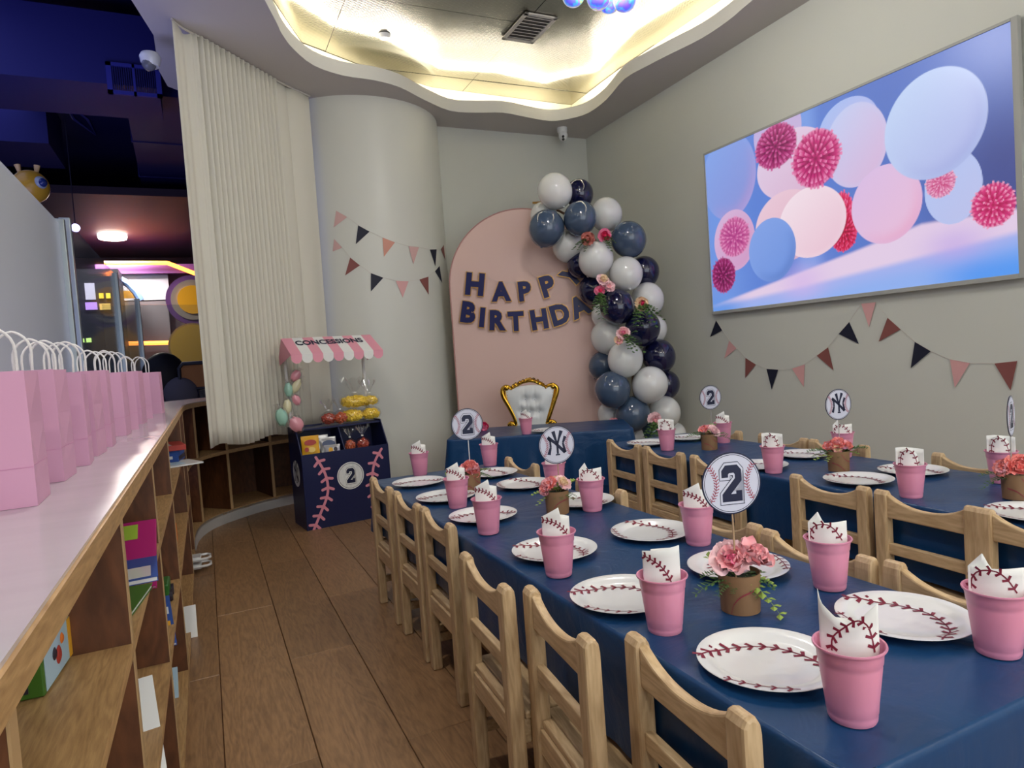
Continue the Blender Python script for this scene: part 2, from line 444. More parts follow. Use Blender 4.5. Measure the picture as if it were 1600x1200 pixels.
for x, y in DOWN:
    t = thing('downlight', 'recessed round downlight in the soffit above and behind the viewer', 'lamp', (x, y, ZC), 0, 'recessed downlights')
    MB().lathe([(.058, -.006), (.072, -.006), (.076, -.001), (.058, -.001)], 28).build('trim_ring', M['white'], t, smooth=True)
    MB().lathe([(.001, -.002), (.058, -.002)], 24).build('diffuser', mat('downlight_glow', '#ffffff', .5, emit='#fff0dc', estr=6), t)
# grille in the cove ceiling
gp = [on_z(x, y, ZU) for x, y in ((823,18),(868,27),(830,65),(787,58))]
gc = sum(gp, Vector())/4
t = thing('ceiling_vent', 'square slatted air vent set in the silver ceiling above the cove', 'vent', (gc.x, gc.y, ZU-.003))
gw = .13; gl = .20
gm = mat('vent_metal', '#b9b7b1', .5)
bxm(((-gw,-gl,-.012),(-gw+.03,gl,0)),((gw-.03,-gl,-.012),(gw,gl,0)),((-gw,-gl,-.012),(gw,-gl+.03,0)),((-gw,gl-.03,-.012),(gw,gl,0))).build('frame', gm, t, bevel=.003)
bxm(((-gw+.02,-gl+.02,-.001),(gw-.02,gl-.02,.002))).build('backing', mat('vent_dark', '#6b6963', .8), t)
for i in range(8):
    y = -gl+.05+i*(2*gl-.1)/7
    MB().box((0, y, -.006), (2*gw-.06, .028, .003), mx=Matrix.Rotation(R(35), 3, 'X')).build('slat', gm, t)
# small sensor disc in the cove
p = on_z(600, 55, ZU)
tag(MB().lathe([(.001,-.025),(.03,-.025),(.045,-.01),(.05,0)], 20, (p.x, p.y, ZU)).build('smoke_detector', M['white'], smooth=True), 'small white round detector on the silver cove ceiling, left of the vent', 'detector')

# ------------------------------------------------------------------ curtain
cp = [(0, 4.31), (.012, 4.345), (.07, 4.42), (.175, 4.52), (.41, 4.77), (.68, 5.05), (.90, 5.235)]
NC = 520
cc = curve_pts(cp, NC)
ztop = ZC-.005
t = thing('curtain', 'long cream pleated curtain hanging from the curved ceiling track left of the column', 'curtain', (.4, 4.77, .62))
def curt(b, i0, i1, side):
    pass
b = MB(); vs = []; NZ = 22
s = 0
for i, p in enumerate(cc):
    q = cc[min(i+1, NC-1)]-cc[max(i-1, 0)]; q.normalize(); nn = Vector((q.y, -q.x))
    d = i/(NC-1)*1.3
    for k in range(NZ+1):
        h = k/NZ
        if d < .17: a = .010*math.sin(d*37)+.004*math.sin(d*90); g = 0
        else:
            ph = (d-.17)*2*PI/(.046+.020*max(0, d-.95)/.35)+.5*math.sin(d*23)+.12*math.sin(h*3+d*9)
            a = (.026+.010*max(0, d-.9))*(2*abs(math.sin(ph/2))**.75-1.1)*min(1, (d-.17)/.05)
        a *= (.75+.35*(1-h))
        zb = .615+.012*math.sin(d*14)+ (.008 if d < .17 else 0)
        z = zb+(ztop-zb)*h
        if k == NZ and d < .2: z -= .03*math.sin(max(0, d-.02)*17)**2
        vs.append((p.x+nn.x*a-.4, p.y+nn.y*a-4.77, z-.62))
b.add(vs, [(i*(NZ+1)+k, (i+1)*(NZ+1)+k, (i+1)*(NZ+1)+k+1, i*(NZ+1)+k+1) for i in range(NC-1) for k in range(NZ)])
b.build('fabric', M['curtain'], t, smooth=True, ang=180, solid=.0015)
tk = MB(); tk.tube([(p.x-.4, p.y-4.77, ZC-.62-.008) for p in cc[::20]]+[(cc[-1].x-.4, cc[-1].y-4.77, ZC-.62-.008)], .008, 6)
tk.build('curtain_track', mat('track', '#b9b5ad', .4), t)
# hem shown as part
# ------------------------------------------------------------------ television
TX = 3.564; TYL, TYR, TZB, TZT = 3.953, 1.855, 1.274, 2.454
fr = .03
t = thing('television', 'huge wall-mounted screen in thin silver frame showing pastel balloons and pink pompoms', 'television', (XW, (TYL+TYR)/2, (TZB+TZT)/2))
ty, tz = (TYL-TYR)/2, (TZT-TZB)/2
tvm = mat('tv_frame', '#a8aaa6', .55)
b = bxm(((-.036-.006, -ty-fr, -tz-fr*.8), (-.012, -ty, tz+fr*.5)), ((-.042, ty, -tz-fr*.8), (-.012, ty+fr*.4, tz+fr*.5)), ((-.042, -ty, -tz-fr*.8), (-.012, ty, -tz)), ((-.042, -ty, tz), (-.012, ty, tz+fr*.5)))
b.build('frame', tvm, t, bevel=.002)
bxm(((-.034, -ty, -tz), (-.001, ty, tz))).build('housing', mat('tv_black', '#101218', .3), t)
# picture, computed as colours of a fine grid: screen u to the right, v up
NX, NYY = 416, 234
uu, vv = np.meshgrid((np.arange(NX)+.5)/NX, (np.arange(NYY)+.5)/NYY)
def hexc(h): return np.array(lin(h)[:3])
img = np.zeros((NYY, NX, 3))
def mixi(mask, col): 
    global img
    img = img*(1-mask[..., None])+np.asarray(col)*mask[..., None]
def smooth(a, b_, x): q = np.clip((x-a)/(b_-a), 0, 1); return q*q*(3-2*q)
img[:] = hexc('#5f84d8')
mixi(smooth(.35, .75, uu), hexc('#5a78c8')); mixi(smooth(.70, .98, uu)*smooth(.95, .45, vv), hexc('#4a5494'))
mixi(.5*smooth(.36, .42, uu)*smooth(.5, .44, uu), hexc('#8fb4f4'))
mixi(smooth(.25, .05, uu)*.7, hexc('#7aa0ea'))
def uv(x, y): p = on_x(x, y, TX); return (TYL-p.y)/(TYL-TYR), (p.z-TZB)/(TZT-TZB)
AS = (TYL-TYR)/(TZT-TZB)
# table top in the picture
hl = [uv(x, y) for x, y in ((1115,478),(1200,445),(1330,395),(1440,350),(1594,325))]
hz = np.interp(uu, [a for a, _ in hl], [a for _, a in hl])
fm_ = smooth(.012, -.012, vv-hz)
mixi(fm_, hexc('#e6d0ea')); 
tb = [uv(x, y) for x, y in ((1115,480),(1240,452),(1400,412),(1594,362))]
tbl = np.interp(uu, [a for a, _ in tb], [a for _, a in tb])
mixi(smooth(.02, -.02, vv-tbl), hexc('#a9b4f0'))
mixi(smooth(.02, -.10, vv-tbl)*.7, hexc('#86b2f4'))
mixi(smooth(.75, .92, uu)*smooth(.16, .02, vv), hexc('#5a9cf4')); mixi(smooth(.2, .05, uu)*smooth(.12, .0, vv), hexc('#6a9ae8'))
mixi(.6*np.exp(-((uu-.4)**2/.006+(vv-.1)**2/.01)), hexc('#d6b6ee')); mixi(.6*np.exp(-((uu-.86)**2/.006+(vv-.16)**2/.006)), hexc('#c2a8ea'))
def ball(x, y, hw, hh, c0, c1, c2=None, rot=0, hx=-.3, hy=.35):
    u0, v0 = uv(x, y); ul, _ = uv(x-hw, y); ur, _ = uv(x+hw, y); _, vt = uv(x, y-hh); _, vb = uv(x, y+hh)
    cu, cv = (ul+ur)/2, (vt+vb)/2; a, b_ = (ur-ul)/2, (vt-vb)/2
    X_, Y_ = (uu-cu)/a, (vv-cv)/b_
    r = np.sqrt(X_**2+Y_**2); m = smooth(1.012, .985, r)
    tt = np.clip(.5+.5*(X_*hx+Y_*hy)/.46*.8, 0, 1)[..., None]
    c = hexc(c1)*(1-tt)+hexc(c0)*tt
    if c2: q = (smooth(.55, 1, r)*np.clip(-(X_*hx+Y_*hy)*2, 0, 1))[..., None]; c = c*(1-q)+hexc(c2)*q
    q = (smooth(.82, 1, r)*.25)[..., None]; c = c*(1-q)+hexc(c0)*q
    global img
    img = img*(1-m[..., None])+c*m[..., None]
def pom(x, y, hw, hh, seed=1, dark='#7a0c48', mid='#c82a74', light='#eda0c8', n=34):
    rs = np.random.RandomState(seed)
    ul, _ = uv(x-hw, y); ur, _ = uv(x+hw, y); _, vt = uv(x, y-hh); _, vb = uv(x, y+hh)
    cu, cv = (ul+ur)/2, (vt+vb)/2; a, b_ = (ur-ul)/2, (vt-vb)/2
    X_, Y_ = (uu-cu)/a, (vv-cv)/b_; r = np.sqrt(X_**2+Y_**2); th = np.arctan2(Y_, X_)
    mixi(smooth(.94, .86, r), hexc(mid)*.8); mixi(smooth(.85, .2, r)*.8, hexc(dark))
    for ring, (ra, rb, nn_) in enumerate(((.45, 1.0, n), (.25, .78, n*2//3), (.08, .5, n//3), (0, .26, 7))):
        for k in range(nn_):
            t0 = 2*PI*(k+rs.rand()*.5)/nn_; d = np.abs((th-t0+PI) % (2*PI)-PI)*np.maximum(r, .05)
            wdt = .055 if ring < 2 else .05
            rb2 = rb*(.9+.12*rs.rand())
            m = smooth(wdt, wdt*.7, d)*smooth(ra, ra+.05, r)*smooth(rb2, rb2-.03, r)
            q = np.clip((r-ra)/(rb2-ra), 0, 1)**1.3
            q = q[..., None]; c = (hexc(dark)*(1-2*q)+hexc(mid)*2*q)*(q < .5)+(hexc(mid)*(2-2*q)+hexc(light)*(2*q-1))*(q >= .5)
            global img
            img = img*(1-m[..., None])*(1-.0*m[..., None])+c*m[..., None]
ball(1215,205,38,55,'#c0b0e2','#c8b4dc'); ball(1140,275,42,68,'#86a8ee','#8c94d8','#b49ad6')
ball(1240,255,58,55,'#e2d0ea','#dcb4d2'); ball(1326,200,48,48,'#a8c0f4','#c0b8ea')
ball(1338,226,50,66,'#c4d0f6','#dcb8dc'); 
pom(1316,345,24,50,7,'#a01040','#e02860','#f078a8')
ball(1490,292,46,58,'#b4c8f6','#c0c4ee'); pom(1470,285,26,26,8,'#c8407a','#e080b0','#f2c0d8')
pom(1213,228,36,38,2,'#6a0c48','#b02474','#d878b0')
ball(1148,375,32,48,'#d8b6dc','#d49cc8'); pom(1148,370,26,34,3,'#a83080','#d060a0','#e8a0cc')
pom(1131,430,20,30,4,'#5a1440','#9c2468','#c060a0',26)
ball(1232,352,52,56,'#ecccdc','#e4b0c6','#cfa4c4'); pom(1318,362,24,34,9,'#8c0c34','#d41c50','#e85c90')
ball(1270,346,53,56,'#f6e4ee','#ecc4d6')
pom(1276,247,41,50,5,'#8c0a50','#cc2c7c','#ec98c4',40)
ball(1386,318,56,62,'#dcc0e8','#ecc0dc','#e8a8cc'); ball(1207,390,37,50,'#86a6ea','#6f94e0','#5a7cc8')
ball(1463,192,82,86,'#c4d8fa','#b2b8ea','#a4aee4')
pom(1553,320,39,38,6,'#b01050','#dc3880','#f4b0d0',30)
b = MB(); xs = -.0362
b.add([(xs, ty-2*ty*i/NX, -tz+2*tz*j/NYY) for j in range(NYY+1) for i in range(NX+1)],
      [(j*(NX+1)+i, j*(NX+1)+i+1, (j+1)*(NX+1)+i+1, (j+1)*(NX+1)+i) for j in range(NYY) for i in range(NX)])
sm = bpy.data.materials.new('screen'); sm.use_nodes = True; nt = sm.node_tree
at = nt.nodes.new('ShaderNodeAttribute'); at.attribute_name = 'picture'
pb = nt.nodes['Principled BSDF']; pb.inputs['Base Color'].default_value = (.01, .01, .01, 1); pb.inputs['Roughness'].default_value = .35
nt.links.new(at.outputs['Color'], pb.inputs['Emission Color']); pb.inputs['Emission Strength'].default_value = SCREEN = .84
o = b.build('screen', sm, t)
ca = o.data.color_attributes.new('picture', 'FLOAT_COLOR', 'CORNER')
flat = np.ones((NX*NYY, 4, 4), np.float32); flat[:, :, :3] = img.reshape(-1, 1, 3)
ca.data.foreach_set('color', flat.ravel())
# ------------------------------------------------------------------ camera on the soffit
p = on_z(878, 200, ZC)
t = thing('security_camera', 'white dome security camera under the soffit near the back corner', 'camera', (p.x, p.y, ZC))
b = MB(); b.lathe([(.001, 0), (.048, 0), (.048, -.03), (.04, -.05), (.001, -.05)], 24); b.build('mount', M['white'], t, smooth=True)
b = MB(); b.sphere((0, -.012, -.075), .042, 20, 12, (1, 1, 1.25)); b.build('eyeball', M['white'], t, smooth=True)
dd = (O-Vector((p.x, p.y, ZC-.085))); dd.normalize()
mx = dd.to_track_quat('Z', 'Y').to_matrix()
for dz in (-.082, -.108):
    b = MB(); b.lathe([(.012, 0), (.012, .012), (.009, .014), (.0001, .014)], 16, Vector((0, -.012, dz))+dd*.03, mx=mx); b.build('lens', mat('lens_black', '#08080a', .15), t, smooth=True)

# ------------------------------------------------------------------ chandelier of bubbles
irid = bpy.data.materials.new('iridescent_glass'); irid.use_nodes = True; nt = irid.node_tree; pb = nt.nodes['Principled BSDF']
lw = nt.nodes.new('ShaderNodeLayerWeight'); lw.inputs[0].default_value = .45
tcn = nt.nodes.new('ShaderNodeTexCoord'); nzz = nt.nodes.new('ShaderNodeTexNoise'); nzz.inputs['Scale'].default_value = 22; nt.links.new(tcn.outputs['Object'], nzz.inputs[0])
mm = nt.nodes.new('ShaderNodeMath'); mm.operation = 'MULTIPLY_ADD'; mm.inputs[1].default_value = 1.5; nt.links.new(nzz.outputs[0], mm.inputs[0]); sb = nt.nodes.new('ShaderNodeMath'); sb.operation = 'SUBTRACT'; nt.links.new(lw.outputs['Facing'], sb.inputs[0]); sb.inputs[1].default_value = .55; nt.links.new(sb.outputs[0], mm.inputs[2])
rp = nt.nodes.new('ShaderNodeValToRGB'); nt.links.new(mm.outputs[0], rp.inputs[0])
els = [(0, '#9060f0'), (.3, '#6a70f0'), (.45, '#50c0f0'), (.62, '#b070f0'), (.75, '#60e0c0'), (.83, '#e8e060'), (.9, '#f090c0'), (1, '#f0f0f8')]
rp.color_ramp.elements[0].color = lin(els[0][1]); rp.color_ramp.elements[1].color = lin(els[-1][1])
for q, h in els[1:-1]: e = rp.color_ramp.elements.new(q); e.color = lin(h)
nt.links.new(rp.outputs[0], pb.inputs['Base Color']); pb.inputs['Roughness'].default_value = .06; pb.inputs['Transmission Weight'].default_value = .35
nt.links.new(rp.outputs[0], pb.inputs['Emission Color']); pb.inputs['Emission Strength'].default_value = .35
ch = [on_d(896, -8, 3.55), on_d(935, -4, 3.45), on_d(952, 3, 3.65), on_d(976, 0, 3.5)]
cc0 = sum(ch, Vector())/4
t = thing('bubble_chandelier', 'cluster of rainbow-tinted glass globes hanging from the cove ceiling', 'chandelier', (cc0.x, cc0.y, ZU))
random.seed(3)
extra = [cc0+Vector((random.uniform(-.2, .2), random.uniform(-.2, .2), .10+.035*i)) for i in range(7)]
for i, p in enumerate(ch+extra):
    q = p-Vector((cc0.x, cc0.y, ZU))
    g = MB().sphere(q, .062 if i < 4 else .058, 20, 12).build('glass_globe', irid, t, smooth=True)
    MB().tube([q+Vector((0, 0, .055)), Vector((q.x, q.y, -.01))], .0015, 4).build('wire', M['tape'], t)
MB().lathe([(.001, -.02), (.2, -.02), (.2, 0)], 32).build('canopy', tvm, t, smooth=True)
# ================================================================== TABLES AND CLOTHS
ZT = .522
def table(label, cx, cy, hw, hl, rot, group, legs=((1,1),(1,-1),(-1,1),(-1,-1))):
    t = thing('kids_table', label, 'table', (cx, cy, 0), rot, group)
    MB().box((0, 0, ZT-.022), (2*hw-.02, 2*hl-.02, .03)).build('tabletop', M['beech_h'], t)
    for sx, sy in legs: MB().box((sx*(hw-.07), sy*(hl-.09), (ZT-.037)/2), (.045, .045, ZT-.037)).build('leg', M['beech_v'], t)
    return t
def cloth(label, cx, cy, hw, hl, rot, drop, creases=(), seed=1, flare=None):
    """drop(s, px, py) gives the length that hangs at perimeter point"""
    rs = random.Random(seed); ph = [rs.uniform(0, 6.28) for _ in range(8)]
    def wr(x, y):
        z = .0012*math.sin(x*9+y*4+ph[0])+.001*math.sin(y*11-x*6+ph[1])+.0008*math.sin(x*23+ph[2])*math.sin(y*17+ph[3])
        for kind, v in creases:
            d = abs((x if kind == 'x' else y)-v); z += .0030*math.exp(-(d/.005)**2)*.7
        return z
    b = MB(); nx, ny = int(2*hw/.02), int(2*hl/.02)
    rc = .035
    def inset(x, y):
        ax, ay = abs(x)-(hw-rc), abs(y)-(hl-rc)
        if ax > 0 and ay > 0:
            l = math.hypot(ax, ay); m = max(ax, ay); k = m/l
            return (math.copysign(hw-rc+ax*k, x), math.copysign(hl-rc+ay*k, y))
        return x, y
    b.grid(lambda u, v: (lambda q: (q[0], q[1], ZT+wr(*q)*min(1, (hw-abs(q[0]))/.03, (hl-abs(q[1]))/.03)))(inset((u*2-1)*hw, (v*2-1)*hl)), nx, ny)
    # skirt
    per = []; st = .012
    n1, n2 = int(2*hl/st), int(2*hw/st)
    for i in range(n2): per.append((-hw+2*hw*i/n2, -hl))
    for i in range(n1): per.append((hw, -hl+2*hl*i/n1))
    for i in range(n2): per.append((hw-2*hw*i/n2, hl))
    for i in range(n1): per.append((-hw, hl-2*hl*i/n1))
    per = [inset(*p) for p in per]; n = len(per)
    prof = [(0, 0), (.004, -.0008), (.008, -.004), (.010, -.010), (.011, -.02)]
    K_ = 12; vs = []; acc = 0
    for i, (x, y) in enumerate(per):
        x0, y0 = per[i-1]; x2, y2 = per[(i+1) % n]
        tx, ty_ = x2-x0, y2-y0; l = math.hypot(tx, ty_); nx_, ny_ = ty_/l, -tx/l
        acc += math.hypot(x-x0, y-y0)
        corner = math.exp(-(min(math.hypot(abs(x)-hw, abs(y)-hl), 1)/.10)**2)
        D = drop(x, y)
        f = math.sin(acc*38+2*math.sin(acc*5+ph[4])+ph[5])+.5*math.sin(acc*71+ph[6])
        for (o_, z) in prof: vs.append((x+nx_*o_*.8, y+ny_*o_*.8, ZT+z+0))
        for k in range(1, K_+1):
            h = k/K_
            fl_ = flare(x, y) if flare else .02
            off = .009+h*fl_*(.35+.35*f*(h**.7))*(1 if fl_ > .03 else (.3 if abs(y) < hl-.03 else 1.5))+corner*h*.03
            zz = -.02-(D-.02)*h
            vs.append((x+nx_*off, y+ny_*off, ZT+zz))
    S = len(prof)+K_
    b.add(vs, [(i*S+k, i*S+k+1, ((i+1) % n)*S+k+1, ((i+1) % n)*S+k) for i in range(n) for k in range(S-1)])
    o = b.build('tablecloth', M['cloth'], smooth=True, ang=180)
    o.location = (cx, cy, 0); o.rotation_euler = (0, 0, rot)
    return tag(o, label, 'tablecloth', 'navy tablecloths')
# front table
A_CX, A_CY, A_HW, A_HL = .957, 1.79, .287, 1.245
table('low wooden table hidden under the nearest navy cloth, chairs on both sides', A_CX, A_CY, A_HW, A_HL, 0, None)
LCH = [(.622, 2.76, 0), (.622, 2.372, 0), (.624, 2.03, -1), (.545, 1.443, -3), (.565, 1.125, -6), (.612, .808, -5)]
RCH = [(1.325, 2.79, 1), (1.300, 2.07, 0), (1.318, 1.47, 0), (1.305, 1.13, 0), (1.322, .80, 1)]
def dropA(x, y):
    Y = y+A_CY
    if abs(abs(x)-A_HW) < .06:
        lst = LCH if x < 0 else RCH
        return .225
    return .25 if y > 0 else .36
cloth('navy satin cloth on the nearest table, running away from the viewer', A_CX, A_CY, A_HW, A_HL, 0, dropA,
      (('x', .10), ('x', -.16), ('y', -.98), ('y', -.45), ('y', .12), ('y', .62)), 3)
# second table by the wall
B_CX, B_CY, B_HW, B_HL, B_ROT = 2.212, 1.83, .272, 1.30, R(-3)
table('low wooden table hidden under the navy cloth beside the wall with the screen', B_CX, B_CY, B_HW, B_HL, B_ROT, None)
cloth('navy satin cloth on the table beside the wall, under the bunting', B_CX, B_CY, B_HW, B_HL, B_ROT, lambda x, y: .225 if abs(abs(x)-B_HW) < .06 and not (-.02 < y < .2 and x < 0) else .3, (('x', .0), ('y', .3), ('y', -.4), ('y', .8)), 8)
# head table, turned to face the room
UA = Vector((.883, -.469, 0)); VA = Vector((.469, .883, 0)); T0 = Vector((1.415, 4.14, 0))
H_ROT = math.atan2(UA.y, UA.x)
HC = T0+UA*.61+VA*.30
table('low wooden table hidden under the navy cloth in front of the pink arch', HC.x, HC.y, .60, .29, H_ROT, None)
cloth('navy satin cloth on the small head table before the pink arch', HC.x, HC.y, .61, .30, H_ROT, lambda x, y: .44, (('x', .1),), 5, flare=lambda x, y: .06)

# ================================================================== CHAIRS
CW = .318
def chair(label, loc, rot, group):
    t = thing('wooden_chair', label, 'chair', loc, rot, group)
    y = CW/2-.022
    prof = [(0, 0), (.034, 0), (.034, .30), (.032, .535), (.030, .549), (.024, .559), (.015, .563), (.006, .559), (0, .549)]
    for s in (1, -1):
        b = MB(); b.prism(prof, lambda x, z, s=s: (x, s*y-.021, z), lambda x, z, s=s: (x, s*y+.021, z))
        b.build('back_post', M['beech_v'], t, bevel=.006)
    for s in (1, -1): MB().box((.272, s*(y-.004), .131), (.034, .038, .262)).build('front_leg', M['beech_v'], t, bevel=.004)
    w_ = y-.019; N_ = 16; top = []
    for i in range(N_+1):
        q = -w_+2*w_*i/N_; a = abs(q)/w_
        top.append((q, .518+.033*(a**2.3)))
    poly = [(w_, .478)]+[(-w_, .478)]+top
    b = MB(); b.prism([(p[0], p[1]) for p in poly], lambda q, z: (.007, q, z), lambda q, z: (.027, q, z))
    b.build('crest_rail', M['beech_h'], t, bevel=.004)
    MB().box((.017, 0, .383), (.018, 2*w_+.002, .034)).build('back_rail', M['beech_h'], t, bevel=.003)
    b = MB()
    b.span((.006, -w_, .206), (.026, w_, .262)); b.build('back_apron', M['beech_h'], t, bevel=.003)
    b = MB(); b.span((.012, -w_+.001, .263), (.036, w_-.001, .281)); b.span((.036, -CW/2+.004, .263), (.292, CW/2-.004, .281))
    b.build('seat', M['beech_h'], t, bevel=.004)
    for s in (1, -1): MB().box((.145, s*(y), .234), (.22, .02, .056)).build('side_apron', M['beech_h'], t, bevel=.002)
    for s in (1, -1): MB().box((.145, s*(y), .105), (.22, .018, .03)).build('side_stretcher', M['beech_h'], t, bevel=.002)
    MB().box((.272, 0, .234), (.02, 2*w_, .05)).build('front_apron', M['beech_h'], t, bevel=.002)
    MB().box((.15, 0, .105), (.018, 2*w_+.03, .028)).build('cross_stretcher', M['beech_h'], t, bevel=.002)
    return t
ordn = ['nearest', 'second', 'third', 'fourth', 'fifth', 'sixth']
proto = None
def place(x, y, rot, label, group):
    global proto
    if proto is None: proto = chair(label, (x, y, 0), rot, group)
    else: dup(proto, (x, y, 0), rot, label, group)
lab = ['light wood chair at the near end of the front table, closest to the viewer', 'light wood chair on the aisle side of the front table, second from the viewer',
       'light wood chair on the aisle side of the front table, third from the viewer', 'light wood chair on the aisle side, just beyond the gap in the row',
       'light wood chair on the aisle side, last but one before the concession stand', 'light wood chair on the aisle side, farthest, nearest the concession stand']
for (x, y, a), l in zip(LCH[::-1], lab): place(x, y, R(a), l, 'chairs on the aisle side of the front table')
lab = ['light wood chair on the inner side of the front table, nearest the viewer', 'light wood chair on the inner side of the front table, behind the right-hand cups',
       'light wood chair on the inner side of the front table, behind the large number topper', 'light wood chair on the inner side of the front table, behind the middle flower pot', 'light wood chair on the inner side of the front table at its far end']
for (x, y, a), l in zip(RCH[::-1], lab): place(x, y, PI+R(a), l, 'chairs on the inner side of the front table')
T2L = [(1.938, 2.89, -3), (1.920, 2.54, -3), (1.900, 2.165, -3), (1.864, 1.578, -2), (1.848, 1.236, -2), (1.836, .93, -2)]
lab = ['light wood chair at the right frame edge, room side of the wall table', 'light wood chair with its back to the viewer, second from the right edge', 'light wood chair standing just right of the large number topper',
       'light wood chair partly hidden behind the large number topper', 'light wood chair on the room side of the wall table, second from the balloons', 'light wood chair on the room side of the wall table, closest to the balloons']
for (x, y, a), l in zip(T2L[::-1], lab): place(x, y, R(a), l, 'chairs on the room side of the wall table')
T2R = [(2.605, 2.86), (2.595, 2.42), (2.580, 2.09), (2.570, 1.50), (2.56, 1.16)]
lab = ['light wood chair against the wall at the right frame edge', 'light wood chair against the wall, its curved back right of the tall pink cup', 'light wood chair against the wall behind the monogram topper', 'light wood chair against the wall left of the monogram topper', 'light wood chair against the wall, farthest, behind the small number topper']
for (x, y), l in zip(T2R[::-1], lab): place(x, y, PI+R(-3), l, 'chairs between the wall table and the wall')

# ================================================================== PLATES, CUPS, NAPKINS
def plate_proto():
    t = thing('paper_plate', 'x', 'plate', (0, 0, 0), 0, 'baseball paper plates')
    pr = [(.001, .002), (.04, .002), (.076, .002), (.082, .0035), (.090, .0085), (.098, .011), (.108, .0125), (.1135, .0125), (.1138, .0115), (.108, .011), (.098, .0094), (.090, .0068), (.082, .0018), (.076, 0), (.001, 0)]
    b = MB(); b.lathe(pr, 56); b.build('dish', M['white'], t, smooth=True)
    zs = [(0, .0028), (.076, .0028), (.082, .0043), (.090, .0093), (.098, .0118), (.108, .0133), (.115, .0133)]
    def fm(x, y):
        r = math.hypot(x, y)
        return (x, y, float(np.interp(r, [a for a, _ in zs], [c for _, c in zs])))
    def pol(a, r): return (r*math.cos(R(a)), r*math.sin(R(a)))
    b = MB(); stitches(b, [pol(108, .112), pol(75, .078), pol(40, .06), (.056, 0), pol(-40, .06), pol(-75, .078), pol(-108, .112)], 14, .0120, .0050, fm, .0030); b.build('printed_seam', M['stitch'], t)
    b = MB(); stitches(b, [pol(150, .110), pol(170, .102), pol(190, .102), pol(210, .110)], 5, .009, .0034, fm, .0020)
    b.build('printed_seam', M['stitch'], t)
    return t
cup_prof = [(r_, z_*.885) for r_, z_ in [(.001, .002), (.029, .002), (.0305, 0), (.0318, .003), (.0325, .010), (.0322, .013), (.0335, .016), (.0345, .03), (.0405, .088), (.0400, .091), (.0418, .095), (.0425, .105), (.0440, .114), (.0447, .1165), (.0470, .1165), (.0478, .1185), (.0472, .1205), (.0450, .1200), (.0436, .1165), (.0420, .104), (.0400, .089), (.034, .03), (.030, .006), (.001, .005)]]
def cup_proto():
    b = MB(); b.lathe(cup_prof, 40)
    o = b.build('plastic_cup', M['cup'], smooth=True, ang=50)
    return tag(o, 'x', 'cup', 'pink plastic cups')
def nap_mesh(kind):
    """paper napkin standing in a cup; h is measured from the cup rim"""
    rs = random.Random(kind)
    if kind == 'A':
        front = [(-.036, .036), (-.01, .050), (.010, .060), (.0135, .034), (.034, .033)]; back = [(-.008, .040), (.02, .037), (.036, .034)]
        arc = [(-.036, .028), (-.02, .027), (0, .020), (.018, .006), (.028, -.008)]
    elif kind == 'B':
        front = [(-.038, .018), (-.0365, .030), (-.012, .032), (.036, .036), (.0405, .036)]; back = [(-.040, .030), (-.018, .054), (-.010, .036), (.0, .02)]
        arc = [(-.036, -.006), (-.034, .012), (-.022, .026), (.0, .029), (.016, .018), (.030, -.004)]
    elif kind == 'C':
        front = [(-.040, .072), (-.036, .052), (-.018, .036), (-.002, .030), (.012, .034), (.024, .044), (.0405, .058)]; back = [(-.02, .03), (.02, .03)]
        arc = [(-.024, -.012), (-.022, .006), (-.006, .022), (.012, .034), (.026, .026), (.032, .004), (.034, -.010)]
    elif kind == 'D':
        front = [(-.037, .044), (.0, .050), (.030, .054), (.037, .055)]; back = [(-.02, .046), (.034, .050), (.036, .05)]
        arc = [(-.036, .036), (-.02, .029), (-.002, .018), (.012, .0), (.018, -.012)]
    else:
        front = [(-.034, .006), (-.030, .035), (-.020, .046), (-.004, .052), (.012, .046), (.022, .030), (.026, .0)]; back = [(-.042, .050), (-.02, .052), (.03, .048), (.042, .046)]
        arc = [(-.028, -.008), (-.026, .020), (-.018, .038), (-.002, .044), (.010, .034), (.018, .016), (.024, -.008)]
    def sh(prof, off, b, bend):
        us = [p[0] for p in prof]; hs = [p[1] for p in prof]
        def fn(u, v):
            x = us[0]+(us[-1]-us[0])*u; top = float(np.interp(x, us, hs)); h = -.080+(top+.080)*v
            sq = 1 if h > -.01 else 1-.30*(-.01-h)/.075
            return (x*sq*.92, off-bend*(x/.04)**2*.012+.003*math.sin(h*70), .1045+h)
        b.grid(fn, 28, 8)
        return fn
    b = MB(); sh(back, .012, b, .5); sh(front, -.004, b, -1.2)
    me1 = b.mesh('napkin', M['napkin'], True, 180)
    b = MB()
    stitches(b, arc, 7 if kind != 'C' else 9, .0075, .0032, lambda x, h: (x*.92, -.0052+.0144*(x/.04)**2+.003*math.sin(h*70), .1045+h), .0022, back=.6)
    me2 = b.mesh('printed_seam', M['stitch'])
    return me1, me2
NAP = {}
def napkin(kind, loc, rot, label):
    if kind not in NAP: NAP[kind] = nap_mesh(kind)
    o = bpy.data.objects.new('napkin', NAP[kind][0]); COL.objects.link(o); o.location = loc; o.rotation_euler = (0, 0, rot)
    tag(o, label, 'napkin', 'baseball napkins in cups')
    q = o.modifiers.new('solid', 'SOLIDIFY'); q.thickness = .0006; q.offset = 1
    s = bpy.data.objects.new('printed_seam', NAP[kind][1]); COL.objects.link(s); s.parent = o
PLP = plate_proto(); CUP = cup_proto(); first = [1, 1]
def plate(x, y, th, label, z=ZT+.0042):
    if first[0]: o = PLP; o.location = (x, y, z); o.rotation_euler = (0, 0, R(th)); o['label'] = label; first[0] = 0
    else: o = dup(PLP, (x, y, z), R(th), label)
